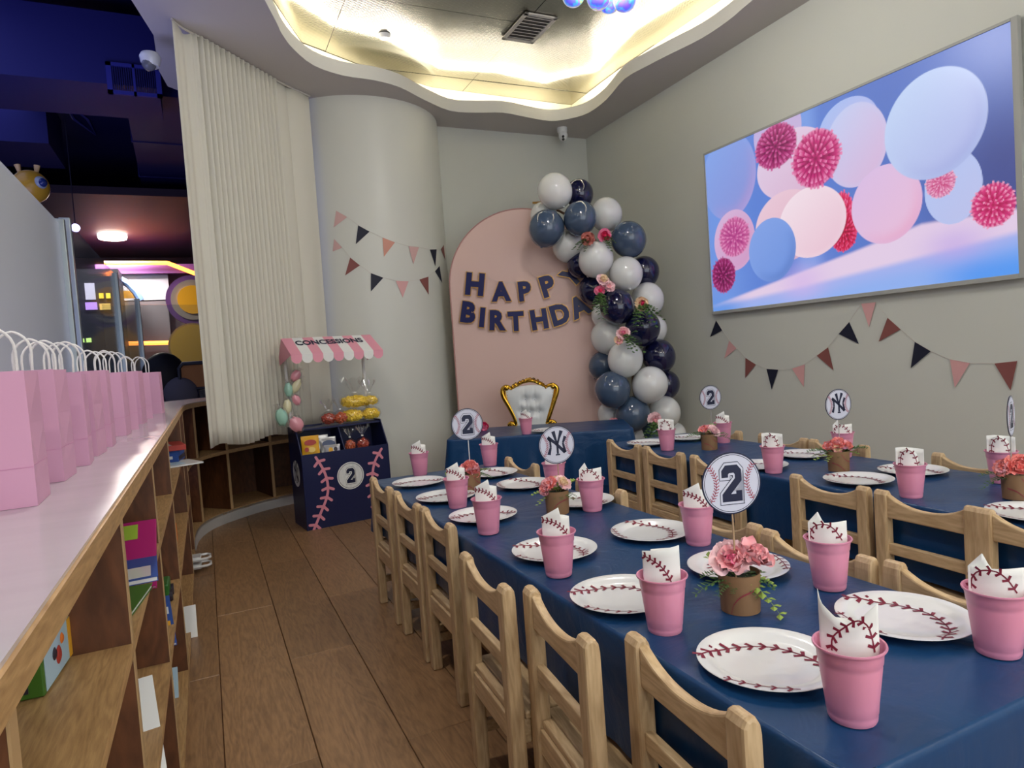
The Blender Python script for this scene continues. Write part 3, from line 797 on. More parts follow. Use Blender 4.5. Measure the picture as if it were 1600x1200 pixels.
def cup(x, y, label, kind='A', nl=None, z=ZT+.001, turn=0):
    global CUP
    if first[1]: o = CUP; first[1] = 0
    else: o = CUP.copy(); COL.objects.link(o)
    o.location = (x, y, z); o['label'] = label
    a = math.atan2(y, x)            # faces the seats near the viewer
    if kind: napkin(kind, (x, y, z), a-PI/2+R(turn), nl or label.replace('pink plastic cup', 'napkin in cup'))
def base(px, py, r=.031, z=ZT):    # centre of a round base whose front edge is seen at px, py
    p = on_z(px, py, z); d = Vector((p.x, p.y, 0)).normalized()
    return p.x+d.x*r, p.y+d.y*r
# front table, aisle row (near to far)
side = 'aisle side of front table'
for (px, py), kd, l in [((1333,1140),'C','nearest, beside the biggest plate'), ((1040,996),'D','second from the viewer, with squared napkin'), ((874,905),'A','third from the viewer'),
        ((764,837),'A','fourth from the viewer'), ((716,796),'A','fifth from the viewer'), ((657,744),'A','farthest, by the concession stand')]:
    x, y = base(px, py); cup(x, y, 'pink plastic cup, '+side+', '+l, kd)
side = 'inner side of front table'
for (px, py), kd, l in [((1560,1032),'B','nearest, cut by the right frame edge'), ((1297,926),'B','second from viewer, by the flower pot'), ((1092,855),'A','below the large number topper'),
        ((926,801),'B','right of the monogram topper'), ((868,768),'A','directly behind the monogram topper'), ((766,729),'A','far end behind the number sign')]:
    x, y = base(px, py); cup(x, y, 'pink plastic cup, '+side+', '+l, kd)
for (px, py), kd, l in [((1424,780),'E','room side, nearest'), ((1209,741),'E','room side, middle of the row'), ((1043,705),'E','room side, closest to the balloons'),
        ((1131,693),'A','wall side, behind the small pink flower pot'), ((1318,716),'B','wall side, behind the monogram topper flowers'), ((1566,757),'E','wall side, behind flowers at right frame edge')]:
    x, y = base(px, py); cup(x, y, 'pink plastic cup on the wall table, '+l, kd)
x, y = base(823, 679); cup(x, y, 'pink plastic cup on the head table before the golden throne', 'A', turn=-10)
def pl_px(l, r, y, th, label, z=ZT+.012, hw=None):
    p = on_z((l+r)/2, y, z)
    plate(p.x, p.y, th, label)
for (x, y, th, l) in [(.796, .800, 38, 'nearest plate'), (.768, 1.172, 40, 'second from the viewer'), (.805, 1.545, 30, 'third from the viewer'), (.80, 2.03, 70, 'fourth from the viewer'), (.80, 2.405, 75, 'fifth from the viewer'), (.805, 2.775, 75, 'farthest from the viewer')]:
    plate(x, y, th, 'seam-printed plate, aisle side of front table, '+l)
for (x, y, th, l) in [(1.118, .790, -8, 'nearest, before the curved chair back'), (1.085, 1.170, 150, 'beside the flower pot'), (1.108, 1.528, -12, 'in front of the second cup row'), (1.155, 1.99, 30, 'behind the middle flower pot'), (1.135, 2.40, -10, 'below the monogram topper'), (1.135, 2.73, -10, 'farthest from the viewer')]:
    plate(x, y, th, 'seam-printed plate, inner side of front table, '+l)
for (px, py, th, l) in [(1341,749,0,'room side, before the leather-look pot'), (1426,735,10,'wall side, behind the tall cup'), (1256,710,10,'wall side, in the middle'), (1186,727,20,'room side, behind the large number topper'), (1013,692,30,'room side, closest to the balloons'), (1076,684,20,'wall side, closest to the balloons'), (1618,802,0,'cut by the right frame edge')]:
    p = on_z(px, py, ZT+.010); plate(p.x, p.y, th, 'seam-printed plate on the wall table, '+l)
p = on_z(866, 671, ZT+.01); plate(p.x-.05, p.y, 40, 'white paper plate on the head table in front of the golden throne')

# ================================================================== FLOWERS, POTS, TOPPERS
PET = {}
def petal(kind, mt):
    key = (kind, mt.name)
    if key in PET: return PET[key]
    rs = random.Random(kind); b = MB()
    w0, ln, cup_, fr_ = [(.017, .024, .9, .0022), (.022, .030, .55, .0034), (.026, .033, .25, .0044)][kind % 3]
    p1, p2 = rs.uniform(0, 6), rs.uniform(0, 6)
    def fn(u, v):
        x = (u-.5)*2; wd = w0*math.sin(PI*min(.93, .12+.75*v))**.7
        tip = 1-.12*abs(x)**2
        y = ln*v*tip
        z = cup_*(.010*x*x+.010*v*v)+fr_*math.sin(x*7+p1)*v*v+.5*fr_*math.sin(x*15+p2)*v**3
        return (x*wd, y, z)
    b.grid(fn, 8, 5)
    PET[key] = b.mesh('petal', mt, True, 180)
    return PET[key]
def bloom(parent, loc, r, mats, seed, name='bloom', up=(0, 0, 1), layers=((5, 68, .62), (6, 42, .85), (7, 14, 1.0))):
    rs = random.Random(seed)
    b = MB(); b.sphere((0, 0, .008*r/.035), .010*r/.035, 10, 6)
    c = b.build(name, mats[0], parent, smooth=True); c.location = loc
    c.rotation_euler = Vector(up).to_track_quat('Z', 'Y').to_euler()
    for li, (n_, el, sc) in enumerate(layers):
        for k in range(n_):
            o = bpy.data.objects.new('petal', petal(rs.randrange(3), mats[min(li, len(mats)-1)])); COL.objects.link(o); o.parent = c
            a = 2*PI*k/n_+rs.uniform(-.2, .2)+li*.4; e = R(el+rs.uniform(-8, 8)); s = sc*r/.036*rs.uniform(.9, 1.1)
            m = Matrix.Rotation(a, 4, 'Z') @ Matrix.Translation((0, .003*li+.001, .004-.002*li)) @ Matrix.Rotation(e, 4, 'X') @ Matrix.Diagonal((s, s, s, 1))
            o.matrix_local = m
    return c
def sprig(b, p0, d, ln, kind, rs):
    """leafy twig: a curved stem with paired leaflets"""
    d = Vector(d).normalized(); pts = []; droop = .35
    for i in range(9):
        t = i/8; pts.append(Vector(p0)+d*ln*t+Vector((0, 0, -droop*ln*t*t)))
    b.tube(pts, [.0009*(1-.6*i/8) for i in range(9)], 4)
    side = d.cross(Vector((0, 0, 1)));
    if side.length < .1: side = Vector((1, 0, 0))
    side.normalize()
    n_ = 10 if kind == 'fern' else 6
    for i in range(1, n_+1):
        t = i/(n_+.5); c = Vector(p0)+d*ln*t+Vector((0, 0, -droop*ln*t*t))
        L_ = (.026*(1-.55*t) if kind == 'fern' else .020*(1-.3*t))*ln/.06; W_ = L_*(.15 if kind == 'fern' else .34)
        for s in (1, -1):
            q = (side*s+d*.55+Vector((0, 0, rs.uniform(-.15, .3)))).normalized(); pp = q.cross(Vector((0, 0, 1))).normalized()
            m = c+q*L_*.5
            b.add([c, m+pp*W_, c+q*L_, m-pp*W_, m+Vector((0, 0, W_*.4))], [(0, 3, 4), (3, 2, 4), (2, 1, 4), (1, 0, 4)])
pk = [mat('petal_pink', '#f6b4ba', .6, sub=.1), mat('petal_blush', '#fad4d8', .6, sub=.1), mat('petal_coral', '#f4938c', .6, sub=.1), mat('petal_rose', '#e67a9c', .6), mat('petal_cream', '#f4d9b4', .6), mat('petal_hot', '#e02c62', .6), mat('petal_dusty', '#c2746a', .6)]
def pot(label, x, y, blooms, sprigs, seed, flip=0, sc=1.0):
    rs = random.Random(seed)
    t = thing('flower_pot', label, 'flower pot', (x, y, ZT+.001), math.atan2(y, x)-PI/2, 'potted flower centrepieces')
    r0, r1, h = .0375*sc, .0405*sc, .076*sc
    b = MB(); b.lathe([(.001, 0), (r0, 0), (r1, h), (r1+.0008, h+.0008), (r1-.001, h+.001), (r1-.002, h-.002), (.036*sc, h-.012), (.001, h-.012)], 40)
    b.build('pot', M['kraft'], t, smooth=True)
    for sgn, off in ((1, 0), (-1, .6)) if not flip else ((1, .9), (1, 1.6)):
        b = MB()
        def fm(u, z, off=off):
            a = -PI/2+u; rr = r0+(r1-r0)*z/h+.0006
            return (rr*math.cos(a), rr*math.sin(a), z)
        cpts = curve_pts([(-.45, .004), (-.30, .022), (.05, .038), (.5, .046), (.95, .049)], 40) if not flip else curve_pts([(-.6+off, .066), (-.2+off, .045), (.5+off, .035)] if off < 1 else [(-2.2+off, .034), (-1.6+off, .026), (-1.0+off, .004)], 30)
        if off and not flip: cpts = curve_pts([(1.6, .004), (2.0, .03), (2.8, .045)], 30)
        for i in range(len(cpts)-1):
            b.flat([tuple(cpts[i]-Vector((0, .0010))), tuple(cpts[i+1]-Vector((0, .0010))), tuple(cpts[i+1]+Vector((0, .0010))), tuple(cpts[i]+Vector((0, .0010)))], fm)
            if i % 2 == 0:
                for s_ in (1, -1):
                    c0 = cpts[i]; c1 = c0+Vector((-.035, s_*.0028))
                    b.flat([(c0.x, c0.y-.0007), (c1.x, c1.y-.0007), (c1.x, c1.y+.0007), (c0.x, c0.y+.0007)], fm)
        b.build('printed_seam', M['stitch2'], t)
    MB().lathe([(.001, h-.008), (.0365*sc, h-.008)], 20).build('foam', mat('moss', '#2c3322', .9), t)
    for (bx, by, bz, r, ms, up) in blooms: bloom(t, (bx, by, h+bz), r, [pk[i] for i in ms], rs.randrange(999), 'bloom', up)
    b = MB(); b2 = MB()
    for (ax, el, ln, kd, dark) in sprigs:
        d = (math.cos(R(ax))*math.cos(R(el)), math.sin(R(ax))*math.cos(R(el)), math.sin(R(el)))
        sprig(b if dark else b2, (d[0]*.015, d[1]*.015, h-.008), d, ln, kd, rs)
    if b.v: b.build('dark_foliage', M['leaf'], t)
    if b2.v: b2.build('light_foliage', M['leaf2'], t)
    return t
# local x to the viewer's right, y away
pot('kraft pot of big blush and pink peonies, nearest on the front table', *base(1158, 964, .038),
    [(-.012, -.010, .022, .040, (3, 0, 1), (-.1, -.7, .7)), (.028, .006, .026, .040, (0, 0, 0), (.5, -.3, .8)), (-.032, .012, .026, .017, (2, 2, 2), (-.6, -.1, .8)), (-.018, .012, .036, .026, (1, 1, 1), (-.3, -.1, 1))],
    [(200,-5,.075,'fern',1),(185,15,.06,'fern',1),(230,-10,.05,'fern',1),(335,-30,.08,'leaf',0),(350,-5,.05,'leaf',1),(310,-25,.04,'fern',1),(255,-15,.035,'fern',1),(160,45,.075,'leaf',0),(60,65,.06,'leaf',0),(45,10,.05,'leaf',1),(20,-8,.055,'leaf',0),(170,60,.06,'leaf',1)], 11)
pot('kraft pot of coral and cream blooms under the monogram topper, front table', *base(872, 806, .038),
    [(-.022, -.008, .018, .030, (2, 0, 2), (-.5, -.5, .7)), (-.036, -.012, .006, .022, (2, 0, 0), (-.8, -.6, .2)), (.022, -.006, .018, .030, (4, 4, 1), (.4, -.5, .7)), (.0, .015, .028, .022, (4, 4, 4), (0, 0, 1))],
    [(180,15,.07,'leaf',0),(200,-15,.06,'leaf',0),(60,50,.07,'leaf',0),(20,45,.08,'leaf',0),(0,0,.05,'fern',1),(330,-5,.05,'leaf',1),(260,-5,.03,'fern',1),(90,40,.05,'leaf',0),(290,-5,.035,'fern',1)], 12)
pot('kraft pot with one large coral peony at the far end of the front table', *base(737, 772, .038),
    [(.0, -.006, .020, .040, (2, 2, 0), (0, -.5, .9)), (.012, -.014, .008, .032, (2, 0, 2), (.4, -.8, .3)), (-.018, 0, .02, .026, (2, 2, 2), (-.5, -.3, .8))],
    [(180,25,.09,'leaf',0),(170,10,.08,'leaf',0),(160,40,.06,'leaf',1),(10,30,.08,'fern',1),(350,5,.07,'fern',1),(75,70,.08,'leaf',0),(20,5,.07,'fern',1),(200,-5,.08,'fern',1)], 13, 1)
pot('plain kraft pot of blush roses on the wall table near the balloons', *base(1109, 704, .038),
    [(-.02, -.006, .018, .030, (0, 2, 0), (-.4, -.5, .8)), (.022, -.012, .012, .032, (1, 1, 1), (.5, -.6, .5)), (0, .012, .025, .024, (0, 0, 0), (0, 0, 1))],
    [(180,15,.10,'fern',1),(165,30,.07,'fern',1),(200,-10,.06,'fern',1),(0,20,.08,'fern',1),(350,5,.09,'fern',1),(60,60,.09,'leaf',0),(250,0,.03,'fern',1)], 14, 1)
pot('kraft pot with seam print and coral blooms, middle of the wall table', *base(1311, 738, .038),
    [(-.026, -.006, .016, .026, (2, 0, 2), (-.5, -.5, .7)), (0, -.008, .024, .030, (0, 2, 2), (0, -.6, .8)), (.030, -.002, .016, .024, (2, 2, 0), (.6, -.4, .6)), (0, -.02, .010, .020, (4, 4, 0), (0, -.9, .4))],
    [(180,20,.10,'fern',1),(190,-5,.07,'leaf',0),(165,5,.08,'fern',1),(0,30,.10,'fern',1),(10,12,.06,'leaf',0),(270,-5,.03,'fern',1),(75,75,.08,'leaf',0),(230,-10,.05,'leaf',0)], 15, 1)
pot('kraft pot of coral peonies at the right frame edge on the wall table', *base(1590, 783, .04),
    [(-.026, -.012, .014, .030, (2, 0, 2), (-.6, -.6, .5)), (.008, -.014, .020, .038, (2, 2, 2), (.1, -.7, .7)), (.02, .012, .030, .030, (2, 2, 0), (.3, 0, 1)), (-.034, -.012, .0, .020, (1, 1, 1), (-.9, -.5, 0))],
    [(185,15,.08,'fern',1),(200,-10,.08,'fern',1),(175,35,.05,'leaf',0),(210,5,.06,'fern',1),(60,60,.07,'leaf',0)], 16, 1)

def stitched_arcs(t, r, s, n=13, ln=.095, wd=.024):
    for sg in (1, -1):
        b = MB(); stitches(b, [(sg*.78*r/1, .62*r), (sg*.60*r, .28*r), (sg*.55*r, 0), (sg*.60*r, -.28*r), (sg*.78*r, -.62*r)], n, ln*r, wd*r, s); b.build('printed_seam', M['stitch2'], t)
def topper(label, px, py, d, r, face, kind, foot, stickm):
    """disc of card on a stick; px,py,d give its centre"""
    c = on_d(px, py, d)
    t = thing('table_topper', label, 'topper', (c.x, c.y, ZT+.03), face, 'round toppers in the flower pots')
    zc = c.z-ZT-.03
    MB().tube([(0, .0035, 0), (0, .0035, zc)], .0018, 6).build('stick', stickm, t)
    # disc faces local -y
    def lay(b, poly, dd): b.flat(poly, lambda x, z: (x, -dd, zc+z))
    circ = lambda q, n_=48: [(q*math.cos(2*PI*i/n_), q*math.sin(2*PI*i/n_)) for i in range(n_)]
    b = MB(); b.prism(circ(r), lambda x, z: (x, 0, zc+z), lambda x, z: (x, .0016, zc+z)); b.build('card_disc', M['navy'], t)
    b = MB(); lay(b, circ(r*.955), .0004)
    b.build('white_face', M['disc'], t)
    b = MB(); n_ = 48; ro, ri = circ(r*.925), circ(r*.905)
    for i in range(n_): lay(b, [ro[i], ro[(i+1) % n_], ri[(i+1) % n_], ri[i]], .0006)
    b.build('rim_line', M['navy'], t)
    stitched_arcs(t, r*.93, lambda x, z: (x, -.0007, zc+z))
    emblem(t, kind, r, lambda x, z, dd: (x, -dd, zc+z))
    return t
def emblem(t, kind, r, fm, mt=None, wm=None):
    if kind == 2:
        s = r*.60
        for off, dd, m_ in ((.17, .0008, M['navy']), (.13, .0010, wm or M['disc']), (0, .0012, M['navy'])):
            b = MB(); b.flat([(x*s*.78, z*s*.98) for x, z in poly_offset(TWO, off)], lambda x, z, dd=dd: fm(x, z, dd))
            b.build('numeral', m_, t)
    else:
        b = MB()
        for x0, y0, w0, x1, y1, w1 in MONO: bar(b, (x0*r*.78, y0*r*.78), (x1*r*.78, y1*r*.78), w0*r*.78, lambda x, z: fm(x, z, .0010), w1*r*.78)
        b.build('monogram', M['navy'], t)
def dirang(px): return math.atan2(ray(px, 700).y, ray(px, 700).x)-PI/2
gy = mat('stick_grey', '#a8a6a0', .5); wh = M['white']
topper('large round baseball topper with number 2 in front of the chairs', 1143, 755, 1.29, .0610, dirang(1143)+R(26), 2, None, M['stickm'])
topper('round baseball topper with NY monogram on the front table', 870, 695, 2.26, .0655, dirang(870)+R(20), 0, None, M['stickm'])
topper('round baseball topper with number 2 at the far left end of the front table', 730, 663, 2.62, .0635, dirang(730)+R(10), 2, None, wh)
topper('small round number 2 topper seen against the wall near the balloons', 1110, 621, 3.28, .0605, dirang(1110)+R(32), 2, None, gy)
topper('round NY monogram topper seen against the plain wall', 1310, 632, 2.56, .0600, dirang(1310)+R(41), 0, None, gy)
topper('round topper seen almost edge-on at the right frame edge', 1580, 650, 1.98, .0610, dirang(1580)+R(81), 2, None, gy)
# ================================================================== COUNTER WITH OPEN SHELVES
IN = [(-.13, -1.2), (-.13, 4.45), (-.118, 4.66), (-.08, 4.85), (.0, 5.03), (.14, 5.19), (.32, 5.34), (.49, 5.43), (.62, 5.47)]
OU = [(-.64, -1.2), (-.64, 4.45), (-.62, 4.80), (-.54, 5.15), (-.38, 5.43), (-.14, 5.66), (.12, 5.80), (.38, 5.86), (.60, 5.86)]
top_m = mat('laminate_top', '#b9b6bb', .22, var=.05, vscale=3, coat=.4, stretch=(1, 6, 1))
t = thing('counter_top', 'long glossy pale laminate counter top carrying the pink gift bags', 'counter', (-.38, 2, .85))
L_ = lambda p, z: (p[0]+.38, p[1]-2, z-.85)
def ribbon(i_, o_, z0, z1):
    b = MB(); n = len(i_)
    vs = [L_(p, z0) for p in i_]+[L_(p, z0) for p in o_]+[L_(p, z1) for p in i_]+[L_(p, z1) for p in o_]
    fs = []
    for k in range(n-1):
        fs += [(k, n+k, n+k+1, k+1), (2*n+k, 2*n+k+1, 3*n+k+1, 3*n+k), (k, k+1, 2*n+k+1, 2*n+k), (n+k+1, n+k, 3*n+k, 3*n+k+1)]
    fs += [(0, 2*n, 3*n, n), (n-1, 2*n-1, 4*n-1, 3*n-1)]
    b.add(vs, fs); return b
def sm_curve(pts, n=60): return [pts[0]]+[tuple(p) for p in curve_pts(pts[1:], n)]
INs, OUs = sm_curve(IN), sm_curve(OU)
ribbon([(x-.004, y) for x, y in INs], OUs, .862, .884).build('laminate', top_m, t)
ribbon(INs, [(x-.02 if k < 2 else x-.014, y+(0 if k < 2 else .012)) for k, (x, y) in enumerate(INs)], .850, .880).build('edge_band', M['oak_edge'], t)
DV = [-.75, -.12, .54, 1.19, 1.87, 2.62, 3.88, 4.42]
names = ['nearest', 'second', 'third', 'fourth', 'fifth', 'sixth', 'last']
edge = mat('edge_light', '#b3946a', .5)
for i in range(len(DV)-1):
    y0, y1 = DV[i], DV[i+1]
    lab = ['open shelf bay nearest the viewer, mostly below the frame', 'open shelf bay at the lower left corner of the picture', 'open shelf bay holding the green and blue box', 'open shelf bay holding the pink picture book', 'open shelf bay with the green plastic toy', 'long open shelf bay with the blue box and white roll', 'narrow open shelf bay just before the counter curves'][i]
    t = thing('shelf_unit', lab, 'shelf', (-.30, (y0+y1)/2, 0), 0, 'open shelf bays under the counter')
    h = (y1-y0)/2
    for nm, ya in (('divider', h-.011), ('divider', -h+.001)):
        if nm == 'divider' and ya < 0 and i > 0: continue
        d = MB().span((-.16, ya-.0, .02), (.164, ya+.018, .849)).build('divider', M['walnut'], t)
        MB().span((.1642, ya-.0005, .02), (.1662, ya+.0185, .849)).build('edge_band', edge, d)
    for z in (.0, .33, .632):
        z1 = z+.02
        MB().span((-.16, -h+.008+(0 if i else .012), z+.001), (.166, h-.012, z1)).build('shelf_board', M['oak_edge'], t)
    MB().span((-.18, -h+.008, 0), (-.162, h-.002, .849)).build('back_panel', M['walnut'], t)
# curved end of the counter
t = thing('curved_shelf', 'curved open shelf under the counter, below the curtain hem', 'shelf', (0, 5.2, 0))
L_ = lambda p, z: (p[0], p[1]-5.2, z)
Ci = [tuple(p) for p in curve_pts(IN[1:], 40)]; Co = [tuple(p) for p in curve_pts([(x+.05, y-.03) for x, y in OU[1:]], 40)]
ribbon(Ci, Co, .488, .512).build('shelf_board', M['oak_edge'], t)
ribbon(Ci, Co, .065, .085).build('shelf_board', M['oak_edge'], t)
ribbon([(x-.02, y+.02) for x, y in Ci], Co, 0, .064).build('core', M['walnut'], t)
ribbon(Ci, [(x-.012, y+.012) for x, y in Ci], .0, .080).build('kick_board', mat('plinth_grey', '#b9b8b6', .5), t)
b = MB(); n = len(Co)
b.add([L_(p, .086) for p in Co]+[L_(p, .849) for p in Co], [(i, i+1, n+i+1, n+i) for i in range(n-1)]); b.build('back_panel', M['walnut'], t, solid=.012)
for k in (12, 22, 33):
    p, q = Vector(Ci[k]), Vector(Co[k]); d = q-p
    for z0, z1 in ((.086, .487), (.513, .849)):
        MB().box((((p+q)/2).x, ((p+q)/2).y-5.2, (z0+z1)/2), (d.length-.03, .02, z1-z0), rot=math.atan2(d.y, d.x)).build('divider', M['walnut'], t)
        MB().box((p+d.normalized()*.010).to_3d()+Vector((0, -5.2, (z0+z1)/2)), (.004, .021, z1-z0), rot=math.atan2(d.y, d.x)).build('edge_band', edge, t)

# ---- things on the shelves
def pbox(name, label, cat, c, d, rot, face, side, extra=()):
    t = thing(name, label, cat, (c[0], c[1], c[2]), rot)
    MB().box((0, 0, d[2]/2), d).build('carton', side, t, bevel=.002)
    for (a, b_, m_) in extra: MB().span(a, b_).build('printed_panel', m_, t)
    return t
gr = mat('box_green', '#3f6a1e', .5); lb = mat('box_blue', '#a9c6d8', .5); yl = mat('yellow', '#e0a52c', .5); rd = mat('red', '#a8362c', .5); bl = mat('blue', '#2a4f9c', .5); og = mat('orange', '#d8742a', .5)
pkb = mat('book_pink', '#a8216a', .45); wt = M['white']; dk = mat('dark_print', '#2c2430', .5)
t = pbox('toy_box', 'green and light blue toy carton with barcode lying on the near shelf', 'box', (-.266, 1.118, .653), (.095, .14, .062), R(-4), None, gr,
    [((-.045, -.0715, .018), (.03, -.0702, .045), wt), ((-.045, -.0715, .008), (.03, -.0702, .018), dk), ((.0475, -.062, .003), (.0482, .069, .060), lb), ((-.045, -.045, .0622), (.045, .069, .0628), lb), ((.0483, .050, .003), (.0490, .069, .060), yl)])
for k, (yy_, r_) in enumerate(((0.0, .013), (-.018, .009), (.02, .008))):
    MB().lathe([(.001, 0), (r_, 0), (r_*.6, .002), (.001, .002)], 12, (.0484, yy_, .028+.008*k), mx=Matrix.Rotation(PI/2, 3, 'Y')).build('printed_panel', (rd, dk, og)[k], t)
for k in range(5): MB().span((-.035+.008*k, -.0722, .021), (-.032+.008*k+.002*(k % 2), -.0714, .042)).build('barcode_bar', dk, t)
def book(label, c, size, rot, cover, mx=None, art=()):
    t = thing('picture_book', label, 'book', c, 0)
    t.rotation_euler = rot
    w_, l_, h_ = size
    MB().box((0, 0, h_/2), (w_-.004, l_-.004, h_-.002)).build('pages', wt, t)
    bxm(((-w_/2, -l_/2, 0), (w_/2, l_/2, .0012)), ((-w_/2, -l_/2, h_-.0012), (w_/2, l_/2, h_)), ((-w_/2-.001, -l_/2, 0), (-w_/2+.001, l_/2, h_))).build('cover', cover, t)
    for (x0, y0, x1, y1, m_) in art: MB().span((x0*w_/2, y0*l_/2, h_+.0001), (x1*w_/2, y1*l_/2, h_+.0006)).build('printed_art', m_, t)
rs = random.Random(9)
gn2 = mat('lime', '#9ab83c', .5)
book('bright pink picture book leaning on the divider', (-.255, 1.70, .665), (.25, .19, .008), (R(38), 0, 0), pkb, art=[(.45, .45, .7, .9, gn2)]+[(q-.06, -.5+.22*k, q+.10, -.42+.22*k, wt) for k in range(4) for q in (-.5, -.1, .2)])
book('dark blue and brown picture book lying under the pink book', (-.25, 1.62, .653), (.25, .24, .010), (0, 0, R(4)), bl, art=[(-.9, -.9, .2, .1, dk), (.3, -.9, .9, -.2, wt)])
book('green activity book lying on the shelf before the pink book', (-.245, 1.40, .653), (.22, .17, .008), (0, 0, R(-8)), gr, art=[(-.8, -.8, -.1, -.1, og), (.0, -.6, .7, .2, gn2), (-.5, .2, .5, .8, yl)])
book('blue and yellow picture book on the middle shelf before the green toy', (-.22, 2.16, .351), (.16, .22, .010), (R(20), 0, R(6)), bl, art=[(-.9, -.5, .9, -.1, yl), (.0, .2, .9, .5, wt)])
book('white and navy picture book leaning on the middle shelf', (-.23, 1.52, .351), (.18, .20, .008), (R(50), 0, R(10)), wt, art=[(-.6, -.6, .5, -.1, M['navy']), (-.7, .1, .3, .8, og)])
book('white picture book with leaf print on the lowest shelf', (-.21, 1.58, .021), (.22, .22, .010), (R(20), 0, R(3)), wt, art=[(-.6, -.6, .1, -.3, M['leaf']), (-.2, 0, .6, .25, M['leaf'])])
book('pale picture book with yellow strip propped on the lowest shelf', (-.22, 2.42, .03), (.12, .16, .008), (R(50), 0, 0), lb, art=[(-.9, -.9, .9, -.5, yl), (-.6, .1, .8, .5, wt)])
book('white book with dark lettering on the lowest shelf farther back', (-.19, 3.0, .021), (.16, .20, .010), (R(60), 0, 0), wt, art=[(-.6, .2, .3, .4, dk), (-.6, -.3, .1, -.15, dk)])
book('flat thin picture book sticking out of the far upper shelf', (-.19, 3.45, .653), (.26, .20, .006), (0, 0, R(20)), wt, art=[(-.6, -.6, .5, .4, lb)])
# green toy
t = thing('toy_vehicle', 'green plastic block vehicle on the middle shelf', 'toy', (-.20, 2.40, .3505))
g1 = mat('toy_green', '#2f6b2a', .35)
MB().box((0, 0, .035), (.09, .10, .05)).build('body', g1, t, bevel=.006)
MB().box((-.01, .01, .080), (.07, .06, .04)).build('cabin', g1, t, bevel=.006)
for sx in (-1, 1):
    for sy in (-1, 1): MB().lathe([(.001, 0), (.018, 0), (.018, .014), (.001, .014)], 16, (sx*.046-.007, sy*.032, .018), mx=Matrix.Rotation(PI/2, 3, 'Y')).build('wheel', dk, t)
MB().box((.0, -.051, .045), (.04, .002, .02)).build('number_plate', wt, t)
t = thing('orange_bottle', 'orange plastic bottle standing on the middle shelf far along', 'bottle', (-.19, 3.20, .3505))
MB().lathe([(.001, 0), (.028, 0), (.03, .01), (.03, .08), (.014, .10), (.014, .11)], 20).build('body', og, t, smooth=True); MB().lathe([(.001, .11), (.016, .11), (.016, .13), (.001, .13)], 16).build('cap', yl, t)
t = pbox('game_box', 'blue game box with white dots on the far upper shelf', 'box', (-.20, 3.62, .653), (.14, .20, .06), R(-6), None, bl, [((.0702, -.09, .01), (.0708, .09, .03), dk)]+[((-.05+.04*k, -.1008, .02), (-.035+.04*k, -.1002, .034), wt) for k in range(3)])
t = pbox('game_box', 'red and white flat box lying on top of the blue one', 'box', (-.20, 3.60, .7145), (.16, .24, .025), R(8), None, rd, [((-.07, -.11, .0251), (.02, .11, .0256), wt)])
for k, z in enumerate((.021, .06)):
    t = thing('toy_shoe', ['small white toy tray with handle on the floor-level shelf', 'small white toy tray stacked on its twin at floor level'][k], 'toy', (-.105, 3.97, z), 0, 'white toy trays at the shelf foot')
    b = MB(); b.tube([(-.05, -.05, .015), (.04, -.05, .015), (.055, -.03, .015), (.055, .03, .015), (.04, .05, .015), (-.05, .05, .015)], .007, 8); b.build('handle', wt, t, smooth=True)
    MB().box((-.03, 0, .014), (.08, .09, .026)).build('body', wt, t, bevel=.004)

# ================================================================== GIFT BAGS
def bag_proto():
    w_, d_, h_ = .085, .056, .200
    t = thing('gift_bag', 'x', 'gift bag', (0, 0, 0), 0, 'pink paper gift bags on the counter')
    b = MB()
    def ring(z, k, pin): # eight points with gusset fold
        g = pin
        return [(-w_*k, -d_*k, z), (w_*k, -d_*k, z), (w_*k-g, 0, z), (w_*k, d_*k, z), (-w_*k, d_*k, z), (-w_*k+g, 0, z)]
    lv = [(0, 1, 0), (.035, 1, .001), (.06, 1, .004), (.12, 1.0, .010), (h_, .99, .016)]
    vs = sum([ring(*q) for q in lv], []); n = 6
    b.add(vs, [(i+n*k, (i+1) % n+n*k, (i+1) % n+n*(k+1), i+n*(k+1)) for k in range(len(lv)-1) for i in range(n)]+[(5, 4, 3, 2, 1, 0)])
    b.build('body', M['pink'], t, solid=.0006)
    b = MB()
    for s in (-1, 1): b.box((0, s*(d_+.0008), .058), (2*w_, .0006, .0008)); b.box((w_+.0002, s*.028, .06), (.0006, .05, .0008))
    b.build('fold_line', mat('fold_pink', '#c585ab', .7), t)
    tw = mat('paper_cord', '#e6e4e2', .8, bump=.3, bscale=300)
    for s in (-1, 1):
        pts = []
        for i in range(17):
            a = PI*i/16; x = -.030*math.cos(a)*(1+.25*math.sin(2*a)**2); z = h_-.02+.018+.078*math.sin(a)**.8
            pts.append((x*(1-.05*math.sin(a)), s*(d_-.004+.010*math.sin(a)), z))
        pts = [(-.030, s*(d_-.003), h_-.03)]+pts+[(.030, s*(d_-.003), h_-.03)]
        MB().tube(pts, .0026, 6).build('cord_handle', tw, t, smooth=True)
    return t
BG = None
bl_ = ['second from the viewer, with one cord folded', 'third in the row, in front of the glass', 'fourth in the row', 'fifth in the row', 'sixth in the row', 'seventh in the row, after a wider gap', 'eighth in the row', 'ninth in the row', 'last but one in the row', 'last in the row, nearest the curtain']
bl_[0] = 'second from the viewer'
by = [(-.325, 1.237, 2), (-.33, 1.50, -1), (-.325, 1.72, 4), (-.327, 1.915, -3), (-.325, 2.13, 2), (-.322, 2.50, -2), (-.315, 2.745, 6), (-.315, 3.05, -4), (-.31, 3.40, 5), (-.285, 3.80, -3)]
